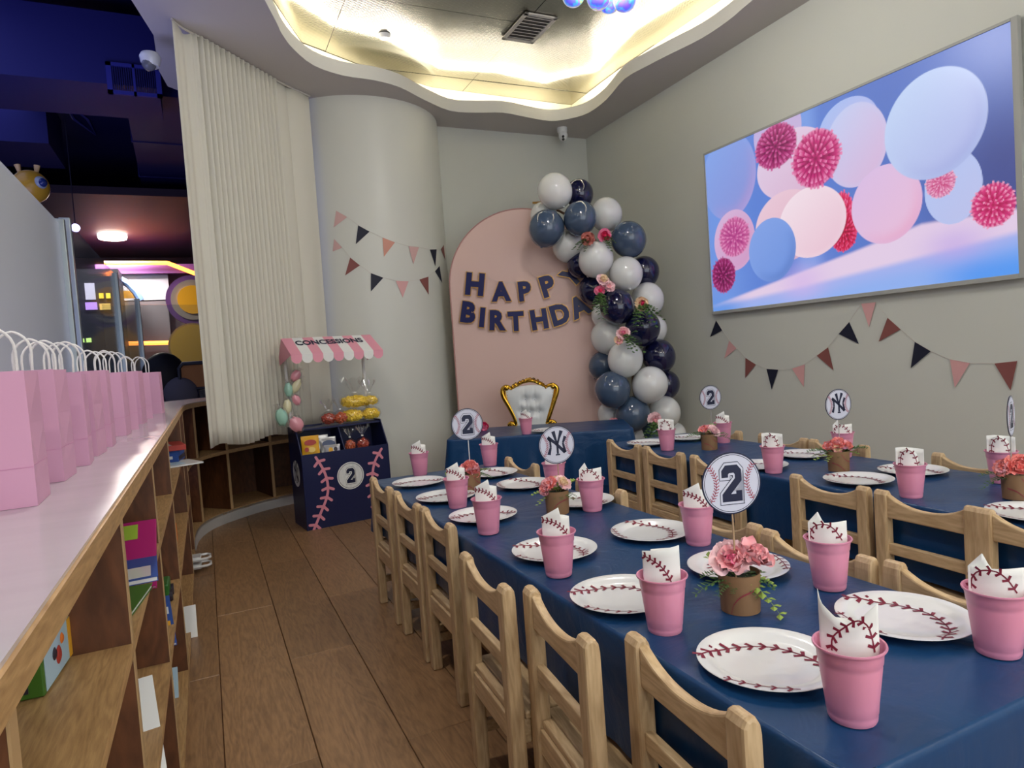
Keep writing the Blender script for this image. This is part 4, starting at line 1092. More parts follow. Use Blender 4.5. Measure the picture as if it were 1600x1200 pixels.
for k, (x, y, a) in enumerate([(-.47, 1.06, 3)]+by):
    l = 'pink paper gift bag, white cord handles, '+(['cut by the left frame edge']+bl_)[k]
    if BG is None: BG = bag_proto(); BG.location = (x, y, .8845); BG.rotation_euler = (0, 0, R(a)); BG['label'] = l
    else:
        o = dup(BG, (x, y, .8845), R(a), l); o.scale = (1, 1, 1+.02*((k*7) % 3-1)+.004*k)

# ================================================================== GLASS BARRIER
gl = bpy.data.materials.new('reflection_veil_glass'); gl.use_nodes = True; nt = gl.node_tree
for nd in list(nt.nodes):
    if nd.type != 'OUTPUT_MATERIAL': nt.nodes.remove(nd)
out = [nd for nd in nt.nodes][0]
tr = nt.nodes.new('ShaderNodeBsdfTransparent'); tr.inputs[0].default_value = (.86, .9, .9, 1)
df = nt.nodes.new('ShaderNodeBsdfDiffuse'); df.inputs[0].default_value = lin('#e2e6e8')  # pale diffuse share stands in for reflections of the room
gs = nt.nodes.new('ShaderNodeBsdfGlossy'); gs.inputs['Roughness'].default_value = .05
m1 = nt.nodes.new('ShaderNodeMixShader'); m1.inputs[0].default_value = .6; nt.links.new(tr.outputs[0], m1.inputs[1]); nt.links.new(df.outputs[0], m1.inputs[2])
fr_ = nt.nodes.new('ShaderNodeFresnel'); fr_.inputs[0].default_value = 1.35
m2 = nt.nodes.new('ShaderNodeMixShader'); fm_2 = nt.nodes.new('ShaderNodeMath'); fm_2.operation = 'MULTIPLY'; fm_2.inputs[1].default_value = .3; nt.links.new(fr_.outputs[0], fm_2.inputs[0]); nt.links.new(fm_2.outputs[0], m2.inputs[0]); nt.links.new(m1.outputs[0], m2.inputs[1]); nt.links.new(gs.outputs[0], m2.inputs[2])
nt.links.new(m2.outputs[0], out.inputs[0])
gl2 = gl.copy(); gl2.name = 'clear_glass'
[nd for nd in gl2.node_tree.nodes if nd.type == 'MIX_SHADER'][0].inputs[0].default_value = .06
steel = mat('brushed_channel', '#aeb8b8', .3, metal=.55)
t = thing('glass_barrier', 'tall glass screen, room reflection painted pale, on steel posts behind the gift bags', 'glass screen', (-.66, 4.4, 0))
GX = 0
for k, (y0, y1, zt) in enumerate([(-1.0, 4.38, 1.955), (4.66, 6.95, 2.03), (7.12, 9.2, 2.04)]):
    MB().span((GX-.005, y0-4.4, .02), (GX+.005, y1-4.4, zt)).build('glass_panel', gl if k == 0 else gl2, t)
for k, (y0, zt) in enumerate([(4.39, 1.98), (4.60, 2.03), (6.96, 2.04), (9.22, 2.04)]):
    MB().span((GX-.028, y0-4.4, 0), (GX+.028, y0+.05-4.4, zt)).build('post', steel, t, bevel=.004)
p0 = on_y(252, 470, 9.5); 
g = MB(); g.box((.55, 9.75-4.4, 1.0), (2.0, .012, 2.0), rot=R(20)); g.build('glass_panel', gl2, t)

# ================================================================== PLAY HALL BEYOND THE GLASS
nv = mat('hall_navy', '#1b1d62', .8); nv2 = mat('hall_duct', '#22246e', .6); hd = mat('hall_dark', '#17162e', .8)
struct(bxm(((-10, Y0, 4.4), (3.7, 15.2, 4.5))).build('ceiling', nv))
struct(bxm(((-10, 15, -.1), (1.3, 15.1, 4.4))).build('wall_hall_back', mat('hall_wall', '#3b3348', .7)))
struct(bxm(((-10.1, Y0, -.1), (-10, 15.1, 4.4))).build('wall_hall_left', hd))
struct(bxm(((1.2, YB+.13, -.1), (1.3, 15, 4.4))).build('wall_hall_right', hd))
struct(bxm(((-10, Y0-.12, -.1), (-3.2, Y0, 4.4))).build('wall_hall_front', hd))
struct(bxm(((-3.2, Y0-.12, 3.7), (XW+.12, Y0, 4.4)), ((XW, Y0, 3.7), (XW+.12, YB+.12, 4.4)), ((.3, YB, 3.7), (XW, YB+.12, 4.4))).build('wall_upper', hd))
struct(bxm(((-10, Y0, -.1), (-.9, 15, -.02)), ((-.9, YB+.1, -.1), (1.2, 15, -.02))).build('floor_hall', mat('hall_floor', '#5a5450', .5)))
# ceiling ducts
q1, q2 = on_z(190, 150, 3.75), on_z(245, 420, 3.75)
dd = (q2-q1); st_ = (7.5-q1.y)/dd.y; en_ = (14.8-q1.y)/dd.y; L2 = dd.length*(en_-st_); mid = q1+dd*((st_+en_)/2)+Vector((.75, -.3, .25)); ra = math.atan2(dd.y, dd.x)-PI/2
t = thing('air_duct', 'wide blue painted duct running away along the play hall ceiling', 'duct', (mid.x, mid.y, 3.75), ra)
nseg = 5
for k in range(nseg):
    y0 = -L2/2+L2*k/nseg; MB().span((-.72, y0+.01, 0), (.72, y0+L2/nseg-.01, .6)).build('duct_section', nv2, t)
    MB().span((-.735, y0-.02, -.012), (.735, y0+.02, .6)).build('flange', nv2, t)
t = thing('cross_duct', 'blue duct crossing the hall ceiling, with a grille at its end', 'duct', (-2.7, 6.9, 3.55))
MB().span((-4, -.4, 0), (2.55, .4, .6)).build('duct_section', nv2, t)
MB().span((-1.5, -.42, -.012), (-1.44, .42, .6)).build('flange', nv2, t)
c = on_y(210, 126, 6.49); w2 = on_y(253, 130, 6.49).x-on_y(168, 125, 6.49).x
t = thing('wall_grille', 'dark blue slatted air grille on the crossing hall duct', 'vent', (c.x, 6.49, c.z))
hh = .13
bxm(((-w2/2, -.02, -hh), (w2/2, .008, -hh+.03)), ((-w2/2, -.02, hh-.03), (w2/2, .008, hh)), ((-w2/2, -.02, -hh), (-w2/2+.04, .008, hh)), ((w2/2-.04, -.02, -hh), (w2/2, .008, hh)), ((-.01, -.02, -hh), (.01, .008, hh))).build('frame', mat('grille_blue', '#34389a', .6), t)
for k in range(20):
    x = -w2/2+.05+(w2-.1)*k/19; MB().box((x, -.008, 0), (.006, .014, 2*hh-.06)).build('slat', nv2, t)
t = thing('second_duct', 'lower blue duct crossing deeper in the play hall', 'duct', (-3.2, 9.4, 3.75))
MB().span((-4, -.5, 0), (1.85, .5, .6)).build('duct_section', nv, t)
t = thing('ceiling_hatch', 'open access frame in the hall ceiling', 'hatch', tuple(on_z(125, 185, 4.38)))
b = MB()
hp = [on_z(x, y, 4.38)-on_z(125, 185, 4.38) for x, y in ((101, 160), (136, 186), (150, 210), (115, 186))]
b.tube(hp, .02, 4, closed=True); b.build('frame', mat('hatch', '#5a5cb8', .5), t)
# dome camera on the soffit edge
c = on_y(243, 93, 4.55)
t = thing('dome_camera', 'white dome camera on the outer edge of the soffit above the curtain', 'camera', (-.135, 4.55, c.z))
MB().lathe([(.001, -.05), (.045, -.045), (.055, -.02), (.06, .01), (.05, .03), (.001, .03)], 20).build('body', wt, t, smooth=True)
MB().sphere((-.01, -.01, -.035), .04, 16, 10).build('lens', mat('lens_grey', '#6c6f78', .2), t, smooth=True)
MB().span((0, -.02, -.01), (.05, .02, .02)).build('bracket', wt, t)
# lamps of the hall, followed by added fill lights
lampm = mat('lamp_glow', '#ffffff', .5, emit='#fff0e0', estr=14)
c = on_z(176, 372, 3.40)
struct(bxm(((-6, 9.95, 3.46), (1.2, 15, 3.56))).build('ceiling', mat('drop_ceiling', '#3a2c3c', .6)))
t = thing('ceiling_lamp', 'bright round ceiling lamp glowing in the play hall', 'lamp', (c.x, c.y, 3.385))
MB().lathe([(.001, 0), (.20, 0), (.21, .03), (.21, .07)], 32).build('diffuser', lampm, t)
area('hall_lamp_and_fill', (c.x, c.y, 3.33), .5, .5, 190, (1, .85, .75))
c = on_z(-6, 208, 4.3); tag(MB().sphere((c.x, c.y, 4.30), .09, 14, 8).build('spot_lamp', lampm), 'small bright ceiling spot at the left frame edge', 'lamp')
c = on_y(118, 356, 9); tb_ = MB().sphere(c, .045, 12, 8); sp_ = MB().tube([c, Vector((c.x, c.y, 4.4))], .006, 6).build('rod', hd); sp_.parent = (tb_o := tag(tb_.build('spot_lamp', mat('spot_violet', '#ffffff', .5, emit='#b8b4ff', estr=8)), 'small violet-white spot lamp above the steel post', 'lamp'))
area('added_hall_fill', (-3.5, 6, 4.2), 4, 6, HALL_WASH if 'HALL_WASH' in globals() else 90, (.5, .55, 1))  # added bluish fill without a fitting, makes the dark hall visible
area('added_hall_fill', (-2, 3.0, .6), 3, 3, 95, (.42, .45, 1), (0, .2, 1))  # added unseen uplight that brightens the duct undersides
area('hall_lamp_and_fill', (-1.3, 11.2, 3.35), .3, .3, 60, (1, .9, .85))  # added fill light without a fitting, brightens the yellow rings
# facade with neon
FAC = thing('hall_facade', 'play hall facade with violet fascia and orange neon beyond the glass', 'facade', (-1.5, 13, 0))
CAB = thing('arcade_cabinet', 'tall dark game cabinet with small lit screens left of the facade', 'cabinet', (-2.3, 12.2, 0))
def wallbox(name, label, cat, x0, y0, x1, y1, Y, m_, th=.1, par=None):
    a, b_ = on_y(x0, y1, Y), on_y(x1, y0, Y)
    par = par or (FAC if Y > 12.7 else CAB)
    o = MB().span((0, 0, 0), (b_.x-a.x, th, b_.z-a.z)).build(name, m_, par); o.location = Vector((a.x, Y, a.z))-par.location
    return o
vio = mat('fascia_violet', '#5c3570', .5); neon = mat('neon_orange', '#ff8a30', .5, emit='#ff8034', estr=5)
wallbox('hall_fascia', 'violet fascia band above the grey facade of the play hall', 'fascia', 150, 412, 330, 428, 13.0, vio, .8)
for (a, b_, l) in (((163, 411), (262, 411), 'orange neon tube along the top of the violet fascia'), ((262, 411), (306, 428), 'slanting orange neon tube beside the curtain'), ((140, 538), (286, 535), 'orange neon tube low behind the gift bag handles')):
    p, q = on_y(*a, 12.9), on_y(*b_, 12.9)
    MB().tube([p-FAC.location, q-FAC.location], .035, 8).build('neon_tube', neon, FAC)
wallbox('facade_panel', 'pale grey facade panel under the violet fascia', 'panel', 185, 428, 262, 470, 13.1, mat('facade_grey', '#8d919c', .6))
wallbox('facade_panel', 'x', 'panel', 185, 470, 262, 700, 13.1, mat('facade_mid', '#4d4a50', .6))
wallbox('facade_panel', 'warm grey side panel behind the yellow rings', 'panel', 263, 426, 330, 700, 13.3, mat('facade_warm', '#5c5358', .6))
wallbox('cabinet_body', 'x', 'cabinet', 118, 420, 184, 662, 12.2, mat('cabinet_dark', '#14182a', .5), .6)
for (x0, y0, x1, y1, c_, l) in ((134, 442, 147, 468, '#b8b4cc', 'pale lit screen on the dark cabinet'), (134, 472, 151, 484, '#b88cf0', 'violet lit screen on the dark cabinet'), (155, 458, 161, 466, '#f0d040', 'yellow lit button left'), (166, 458, 172, 466, '#f0d848', 'yellow lit button right'), (156, 474, 172, 484, '#d8b060', 'amber lit sign on the cabinet'), (128, 529, 131, 535, '#d8ff90', 'left green glowing dot'), (135, 528, 142, 535, '#d8ff90', 'right green glowing dot')):
    wallbox('lit_screen', l, 'screen', x0, y0, x1, y1, 12.15, mat('scr'+c_, c_, .5, emit=c_, estr=1.2), .04)
def gdisc(name, label, cx, cy, rings, Y, th=.15):
    c = on_y(cx, cy, Y); t = thing(name, label, 'ornament', tuple(c)); MB().span((-.05, .0, -c.z), (.05, .05, .1)).build('stand', hd, t)
    s = (on_y(cx+10, cy, Y)-c).length/10
    for k, (r, m_) in enumerate(rings):
        b = MB(); pts = [(r*s*math.cos(2*PI*i/40), r*s*math.sin(2*PI*i/40)) for i in range(40)]
        b.prism(pts, lambda x, z: (x, -th-.03*k, z), lambda x, z: (x, -.03*k, z)); b.build('disc', m_, t)
    return t
gdisc('ring_ornament', 'violet, grey and yellow ring ornament peeking out beside the curtain', 302, 470, [(42, vio), (34, mat('ring_grey', '#8c8278', .6)), (24, mat('ring_yellow', '#e0a418', .45))], 12.6)
gdisc('leaf_ornament', 'round ochre leaf shape under the ring ornament', 303, 541, [(39, mat('rim_brown', '#7a6338', .6)), (36, mat('leaf_ochre', '#b08a28', .5))], 12.2)
wallbox('curved_sign', 'yellow glowing crown-like sign inside the arch', 'sign', 188, 454, 212, 466, 12.9, mat('crown', '#e8a83c', .5, emit='#e8a030', estr=.8), .05)
b = MB(); pts = [on_y(x, y, 12.8)-FAC.location for x, y in ((186, 436), (200, 444), (212, 456), (220, 470))]; b.tube(pts, .06, 8)
b.build('arch_rail', mat('arch_blue', '#6f93c8', .4), FAC, smooth=True)
# seat and frame behind the last bag
t = thing('padded_seat', 'dark padded seat with grey cushion behind the last gift bag', 'seat', tuple(on_y(262, 640, 8.5)[:2])+(0,))
c = on_y(262, 640, 8.5)
MB().box((0, 0, .45), (.5, .4, .9)).build('base', hd, t, bevel=.05)
MB().sphere((-.0, .0, 1.05), .30, 20, 12, (.8, .6, 1)).build('dark_back', mat('seat_black', '#14121a', .6), t, smooth=True)
MB().sphere((.16, -.14, .86), .24, 20, 12, (.8, .6, .85)).build('grey_cushion', mat('seat_grey', '#6c6872', .7), t, smooth=True)
t = thing('framed_panel', 'orange panel in a rounded dark frame beside the curtain hem', 'panel', tuple(on_y(304, 588, 8.3)))
s = 8.0/1035
MB().box((0, .02, 0), (.30, .02, .26)).build('panel', mat('panel_orange', '#b8763a', .5), t)
MB().tube([(-.15, 0, -.14), (-.15, 0, .10), (-.11, 0, .15), (.11, 0, .15), (.15, 0, .10), (.15, 0, -.14)], .022, 8, closed=True).build('frame', mat('frame_slate', '#3c3e48', .5), t, smooth=True)
MB().span((-.03, -.01, -1.53), (.03, .03, -.14)).build('stand', hd, t)
# round yellow figure over the glass
c = on_y(48, 292, 6.2)
t = thing('round_figure', 'round yellow play figure with a big blue eye behind the glass', 'figure', tuple(c))
MB().sphere((0, 0, 0), .125, 28, 18, (1, 1, 1)).build('head', mat('figure_yellow', '#b58a26', .35), t, smooth=True)
MB().sphere((.075, -.075, .015), .048, 18, 12).build('eye', mat('eye_rim', '#8e9aa4', .3), t, smooth=True)
MB().sphere((.092, -.094, .012), .034, 16, 10).build('pupil', mat('eye_blue', '#1c2c66', .15), t, smooth=True)
for sx in (-.06, .045): MB().tube([(sx, 0, .10), (sx*1.2, 0, .165)], [.012, .022], 10).build('antenna', mat('figure_tan', '#c8a878', .4), t, smooth=True)
MB().tube([(0, .05, -.1), (0, .05, -c.z)], .03, 10).build('pole', hd, t)
# ================================================================== CONCESSION STAND
SX, SY, SR = .823, 4.498, R(7)
def SP(dx, dy, z): return (SX+dx*math.cos(SR)-dy*math.sin(SR), SY+dx*math.sin(SR)+dy*math.cos(SR), z)
nb = mat('stand_navy', '#111a46', .38, bump=.05, bscale=30)
spk = mat('stand_pink', '#e39aab', .55); swh = mat('stand_white', '#e4e6e2', .55)
t = thing('concession_stand', 'navy party concession stand with pink and white awning before the column', 'stand', (SX, SY, 0), SR)
STAND = t
W2 = .295; D2 = .31; ZF = .497; ZB = .655; YS = .11
side = [(0, 0), (D2, 0), (D2, ZB+.01), (YS, ZB+.01), (0, ZF)]
for s in (-1, 1):
    b = MB(); b.prism(side, lambda y, z, s=s: (s*W2-.004, y, z), lambda y, z, s=s: (s*W2+.004, y, z)); b.build('side_panel', nb, t, bevel=.002)
MB().span((-W2+.004, 0, .001), (W2-.004, .006, ZF)).build('front_panel', nb, t)
MB().span((-W2+.004, D2-.006, .001), (W2-.004, D2, ZB+.01)).build('back_panel', nb, t)
MB().span((-W2+.004, YS+.004, ZB-.012), (W2-.004, D2-.006, ZB)).build('top_shelf', nb, t)
MB().span((-W2+.004, .006, .455), (W2-.004, D2-.006, .463)).build('inner_shelf', nb, t)
b = MB(); b.prism([(.006, .464), (D2-.007, .464), (D2-.007, ZB-.013), (YS+.01, ZB-.013), (.012, ZF)], lambda y, z: (-.008, y, z), lambda y, z: (-.002, y, z)); b.build('divider', nb, t)
def loc_(px, py, Y=SY): p = on_y(px, py, Y); return (p.x-SX, p.z)
fmF = lambda x, z: (x, -.0012, z)
def big_seam(pxs, n):
    b = MB(); c = curve_pts([loc_(*p) for p in pxs], 2*n+1)
    def pill(p, q, w_):
        p, q = Vector(p), Vector(q); t_ = (q-p).normalized(); nn = Vector((-t_.y, t_.x)); pts = []
        for k in range(9): a = PI*k/8; pts.append(q+(nn*math.cos(a)+t_*math.sin(a))*w_/2)
        for k in range(9): a = PI*k/8; pts.append(p+(-nn*math.cos(a)-t_*math.sin(a))*w_/2)
        b.flat([tuple(v) for v in pts], lambda x, z: (x, -.0012-.00002*len(b.f), z))
    for i in range(len(c)-1): pill(c[i], c[i+1], .017)
    for i in range(1, len(c), 2):
        j = min(i+1, len(c)-1); td = (c[j]-c[i-1]).normalized(); nn = Vector((-td.y, td.x))
        for s in (1, -1): pill(c[i], c[i]+(nn*s*.9-td*.35)*.040, .018)
    b.build('printed_seam', mat('seam_pink', '#d98b9c', .55), t)
big_seam([(489, 826), (500, 800), (510, 775), (511, 755), (505, 735), (492, 714)], 8)
big_seam([(604, 822), (590, 790), (583, 765), (583, 745), (587, 722), (598, 702)], 8)
dc = loc_(548, 743)
b = MB(); circ = lambda q, n_=48: [(q*math.cos(2*PI*i/n_), q*math.sin(2*PI*i/n_)) for i in range(n_)]
b.flat([(x+dc[0], z+dc[1]) for x, z in circ(.092)], lambda x, z: (x, -.0016, z)); b.build('round_label', swh, t)
b = MB(); ro, ri = circ(.085), circ(.082)
for i in range(48): b.flat([(x+dc[0], z+dc[1]) for x, z in (ro[i], ro[(i+1) % 48], ri[(i+1) % 48], ri[i])], lambda x, z: (x, -.0020, z))
b.build('label_ring', M['navy'], t)
b = MB()
for k in range(-9, 10):
    x = k*.0085; h = math.sqrt(max(0, .081**2-x*x)); b.flat([(x-.0006+dc[0], -h+dc[1]), (x+.0006+dc[0], -h+dc[1]), (x+.0006+dc[0], h+dc[1]), (x-.0006+dc[0], h+dc[1])], lambda x, z: (x, -.0018, z))
b.build('pinstripes', mat('pinstripe', '#9a9cab', .6), t)
emblem(t, 2, .085, lambda x, z, dd: (x+dc[0], -.0014-dd, z+dc[1]), wm=swh)
# side emblem
zc_ = .36; yc_ = .16
b = MB(); b.flat(circ(.088), lambda x, z: (-W2-.0048, yc_-x, z+zc_)); b.build('round_label', swh, t)
b = MB()
for x0, y0, w0, x1, y1, w1 in MONO: bar(b, (x0*.082, y0*.09), (x1*.082, y1*.09), w0*.085, lambda x, z: (-W2-.0056, yc_-x, z+zc_), w1*.085)
b.build('monogram', M['navy'], t)
# poles and awning
rdg_l, rdg_r = on_y(439, 529, SY+.20), on_y(582, 523, SY+.20)
fr_l, fr_r = on_y(456, 551, SY-.03), on_y(604, 550, SY-.03)
ax0, ax1 = (rdg_l.x+fr_l.x)/2-SX, (rdg_r.x+fr_r.x)/2-SX
zr, zf = (rdg_l.z+rdg_r.z)/2, (fr_l.z+fr_r.z)/2
for x in (ax0+.035, ax1-.035):
    MB().tube([(max(-W2+.012, min(W2-.012, x)), D2-.02, ZB-.05), (max(-W2+.012, min(W2-.012, x)), D2-.02, zf+.01)], .0105, 12).build('pole', swh, t, smooth=True)
yr, yf = .20, -.03; ybk = .30
for k in range(9):
    x0 = ax0+(ax1-ax0)*k/9; x1 = ax0+(ax1-ax0)*(k+1)/9; r = (x1-x0)/2
    b = MB()
    b.add([(x0, yf, zf), (x1, yf, zf), (x1, yr, zr), (x0, yr, zr)], [(0, 1, 2, 3)])
    pts = [(x0, zf), (x1, zf)]+[((x0+x1)/2+r*math.cos(PI*j/12), zf-.022-r*math.sin(PI*j/12)) for j in range(13)]
    b.flat(pts, lambda x, z: (x, yf, z))
    b.add([(x0, yr, zr), (x1, yr, zr), (x1, ybk, zf+.0), (x0, ybk, zf)], [(0, 1, 2, 3)])
    b.build('awning_stripe', spk if k % 2 == 0 else swh, t, solid=.0015)
b = MB()
for x in (ax0, ax1): b.prism([(yf, zf), (yr, zr), (ybk, zf), (ybk, zf-.06), (yf+.12, zf-.01)], lambda y, z, x=x: (x-.0008, y, z), lambda y, z, x=x: (x+.0008, y, z))
b2 = MB(); b2.prism([(yf, zf), (yr, zr), (ybk, zf), (ybk, zf-.06)], lambda y, z: (ax0-.0008, y, z), lambda y, z: (ax0+.0008, y, z)); b2.build('awning_end', spk, t)
b2 = MB(); b2.prism([(yf, zf), (yr, zr), (ybk, zf), (ybk, zf-.06)], lambda y, z: (ax1-.0008, y, z), lambda y, z: (ax1+.0008, y, z)); b2.build('awning_end', spk, t)
me = text_mesh('CONCESSIONS', .072, .0004, .0024)
xs_ = [v.co.x for v in me.vertices]; sc_ = .46/(max(xs_)-min(xs_)); mx0 = (max(xs_)+min(xs_))/2
sl = math.atan2(zr-zf, yr-yf); dn = Vector((0, -math.sin(sl), math.cos(sl)))
mxt = Matrix.Translation(Vector(((ax0+ax1)/2-.008, (yr+yf)/2+.035, (zr+zf)/2+.035*math.tan(sl)))+dn*.0025) @ Matrix.Rotation(sl, 4, 'X') @ Matrix.Scale(sc_, 4, (1, 0, 0)) @ Matrix.Scale(1.3, 4, (0, 1, 0)) @ Matrix.Translation((-mx0, 0, 0))
mobj('lettering', me, M['navy'], t, mxt)

# snacks
film_ = bpy.data.materials.new('clear_film'); film_.use_nodes = True; nt = film_.node_tree
for nd in list(nt.nodes):
    if nd.type != 'OUTPUT_MATERIAL': nt.nodes.remove(nd)
out = list(nt.nodes)[0]; tr = nt.nodes.new('ShaderNodeBsdfTransparent'); gs = nt.nodes.new('ShaderNodeBsdfGlossy'); gs.inputs['Roughness'].default_value = .12
gs.inputs[0].default_value = (.9, .92, .92, 1)
lw = nt.nodes.new('ShaderNodeLayerWeight'); lw.inputs[0].default_value = .42; nt.links.new(lw.outputs['Fresnel'], (mm := nt.nodes.new('ShaderNodeMath')).inputs[0]); mm.operation = 'MULTIPLY_ADD'; mm.inputs[1].default_value = .26; mm.inputs[2].default_value = .03
mx_ = nt.nodes.new('ShaderNodeMixShader'); nt.links.new(mm.outputs[0], mx_.inputs[0]); nt.links.new(tr.outputs[0], mx_.inputs[1]); nt.links.new(gs.outputs[0], mx_.inputs[2]); nt.links.new(mx_.outputs[0], out.inputs[0])
def clear_bag(label, loc, rx, ry, rz, m_, n_, psz, seed, flare=.08, cat='snack bag', grp=None, rib=True):
    rs = random.Random(seed); t = thing('snack_bag', label, cat, loc, 0, grp)
    b = MB()
    for i in range(n_):
        while True:
            p = Vector((rs.uniform(-1, 1), rs.uniform(-1, 1), rs.uniform(-1, 1)))
            if p.length < 1: break
        if p.length < .55: p = p.normalized()*.8
        q = Vector((p.x*(rx-psz), p.y*(ry-psz), rz+p.z*(rz-psz)))
        ax = [rs.uniform(.6, 1.2)*psz for _ in range(3)]
        m3 = Matrix.Rotation(rs.uniform(0, 6), 3, (rs.random(), rs.random(), 1)) @ Matrix.Diagonal(ax)
        b.add([q+m3 @ Vector(v) for v in ((0,0,1),(1,0,0),(0,1,0),(-1,0,0),(0,-1,0),(0,0,-1))], [(0,1,2),(0,2,3),(0,3,4),(0,4,1),(5,2,1),(5,3,2),(5,4,3),(5,1,4)])
    tag(b.build('filling', m_, t), kind='stuff')
    b = MB(); nn = 28; pr = []
    for k in range(9):
        a = PI*k/8; pr.append((math.sin(a), -math.cos(a)))
    vs = []; lv = [(max(.02, s_)**.6*1.04, rz+c_*rz*1.03) for s_, c_ in pr[:-1]]+[(.16, 2*rz+.010), (.14, 2*rz+.016), (.5, 2*rz+.016+flare*.5), (.85, 2*rz+.016+flare)]
    for li, (k_, z) in enumerate(lv):
        for i in range(nn):
            a = 2*PI*i/nn; w_ = 1+(.06 if li < 9 else .22)*math.sin(i*5.1+li*1.3+seed)*(1 if li > 1 else 0)
            vs.append((rx*k_*w_*math.cos(a), ry*k_*w_*math.sin(a), max(0, z+(0 if li < len(lv)-1 else .015*math.sin(i*2.7+seed)))))
    b.add(vs, [(li*nn+i, li*nn+(i+1) % nn, (li+1)*nn+(i+1) % nn, (li+1)*nn+i) for li in range(len(lv)-1) for i in range(nn)])
    b.build('film', film_, t, smooth=True, ang=30)
    if rib: MB().lathe([(rx*.17, 2*rz+.010), (rx*.17, 2*rz+.018)], 12).build('ribbon', swh, t)
    return t
pop = mat('popcorn', '#fada4e', .6); gum = mat('red_candy', '#b8503c', .4); gum2 = mat('orange_candy', '#c8643e', .4)
zt = ZB+.0005
clear_bag('clear bag of yellow popcorn, lower left of the popcorn pile', SP(+.125, .20, zt), .088, .058, .048, pop, 420, .012, 1, .03, grp='popcorn bags')
clear_bag('clear bag of yellow popcorn, lower right of the popcorn pile', SP(+.262, .20, zt), .070, .056, .048, pop, 340, .012, 2, .03, grp='popcorn bags')
clear_bag('clear bag of yellow popcorn, wide one on top of the pile', SP(+.150, .20, zt+.096), .108, .058, .050, pop, 480, .012, 3, .10, grp='popcorn bags')
clear_bag('clear bag of yellow popcorn, upper right of the pile', SP(+.268, .23, zt+.098), .070, .052, .042, pop, 300, .012, 4, .09, grp='popcorn bags')
clear_bag('clear bag of dark red candy at the left of the stand top', SP(-.045, .19, zt), .058, .05, .045, gum, 230, .011, 5, .07, grp='candy bags')
clear_bag('clear bag of orange-red candy next to the popcorn', SP(+.030, .17, zt), .055, .05, .045, gum2, 230, .011, 6, .08, grp='candy bags')
clear_bag('small clear pouch of candy rings in the right compartment, left one', SP(+.050, .06, .464), .042, .035, .046, gum2, 160, .010, 7, .05, grp='candy bags')
clear_bag('small clear pouch of candy rings in the right compartment, right one', SP(+.140, .065, .464), .048, .035, .046, gum, 170, .010, 8, .06, grp='candy bags')
def packet(label, c, w_, h_, m_, tilt, rot, art, cat='snack packet'):
    t = thing('snack_packet', label, cat, c, R(rot)); t.rotation_euler = (R(tilt), 0, R(rot))
    b = MB()
    for s in (-1, 1):
        b.grid(lambda u, v, s=s: ((u-.5)*w_*(1-.04*math.sin(v*PI)), s*.016*math.sin(PI*u)**.6*math.sin(PI*min(1, max(0, (v-.07)/.86)))**.6+.0006*math.sin(u*40)*(v < .08 or v > .92), v*h_), 16, 14)
    b.build('pouch', m_, t, smooth=True, ang=60)
    for (u, v, ru, rv, m2) in art:
        b = MB(); b.flat([(u*w_+ru*w_*math.cos(2*PI*i/20), v*h_+rv*h_*math.sin(2*PI*i/20)) for i in range(20)], lambda x, z: (x, -.0168-.0004*len(art)*0-(abs(hash((u, v))) % 7)*.0001, z)); b.build('printed_art', m2, t)
    return t
foil = mat('foil_silver', '#b9bcbd', .3, metal=.4); yb = mat('chip_yellow', '#d9a21e', .4)
packet('yellow chip packet leaning at the left of the stand compartment', SP(-.225, .03, .466), .115, .150, yb, -14, -4, [(0, .68, .33, .13, rd), (0, .70, .22, .07, swh), (.05, .36, .2, .12, mat('chip_tan', '#e6c56a', .5)), (-.22, .38, .12, .1, rd)])
packet('silver snack packet standing behind the others', SP(-.13, .10, .464), .10, .14, foil, -12, 6, [])
packet('silver snack packet with dark blue window and heart', SP(-.095, .06, .466), .11, .125, foil, -18, 3, [(0, .60, .40, .20, mat('pk_blue', '#3a4a6c', .4)), (0, .62, .13, .13, og)])
packet('silver and yellow snack packet lying low in front', SP(-.085, .025, .466), .105, .075, foil, -22, -5, [(-.1, .45, .14, .25, yb), (.2, .5, .12, .2, dk)])
packet('grey snack packet on the far side of the silver ones', SP(-.145, .15, .464), .09, .13, foil, -8, -10, [])
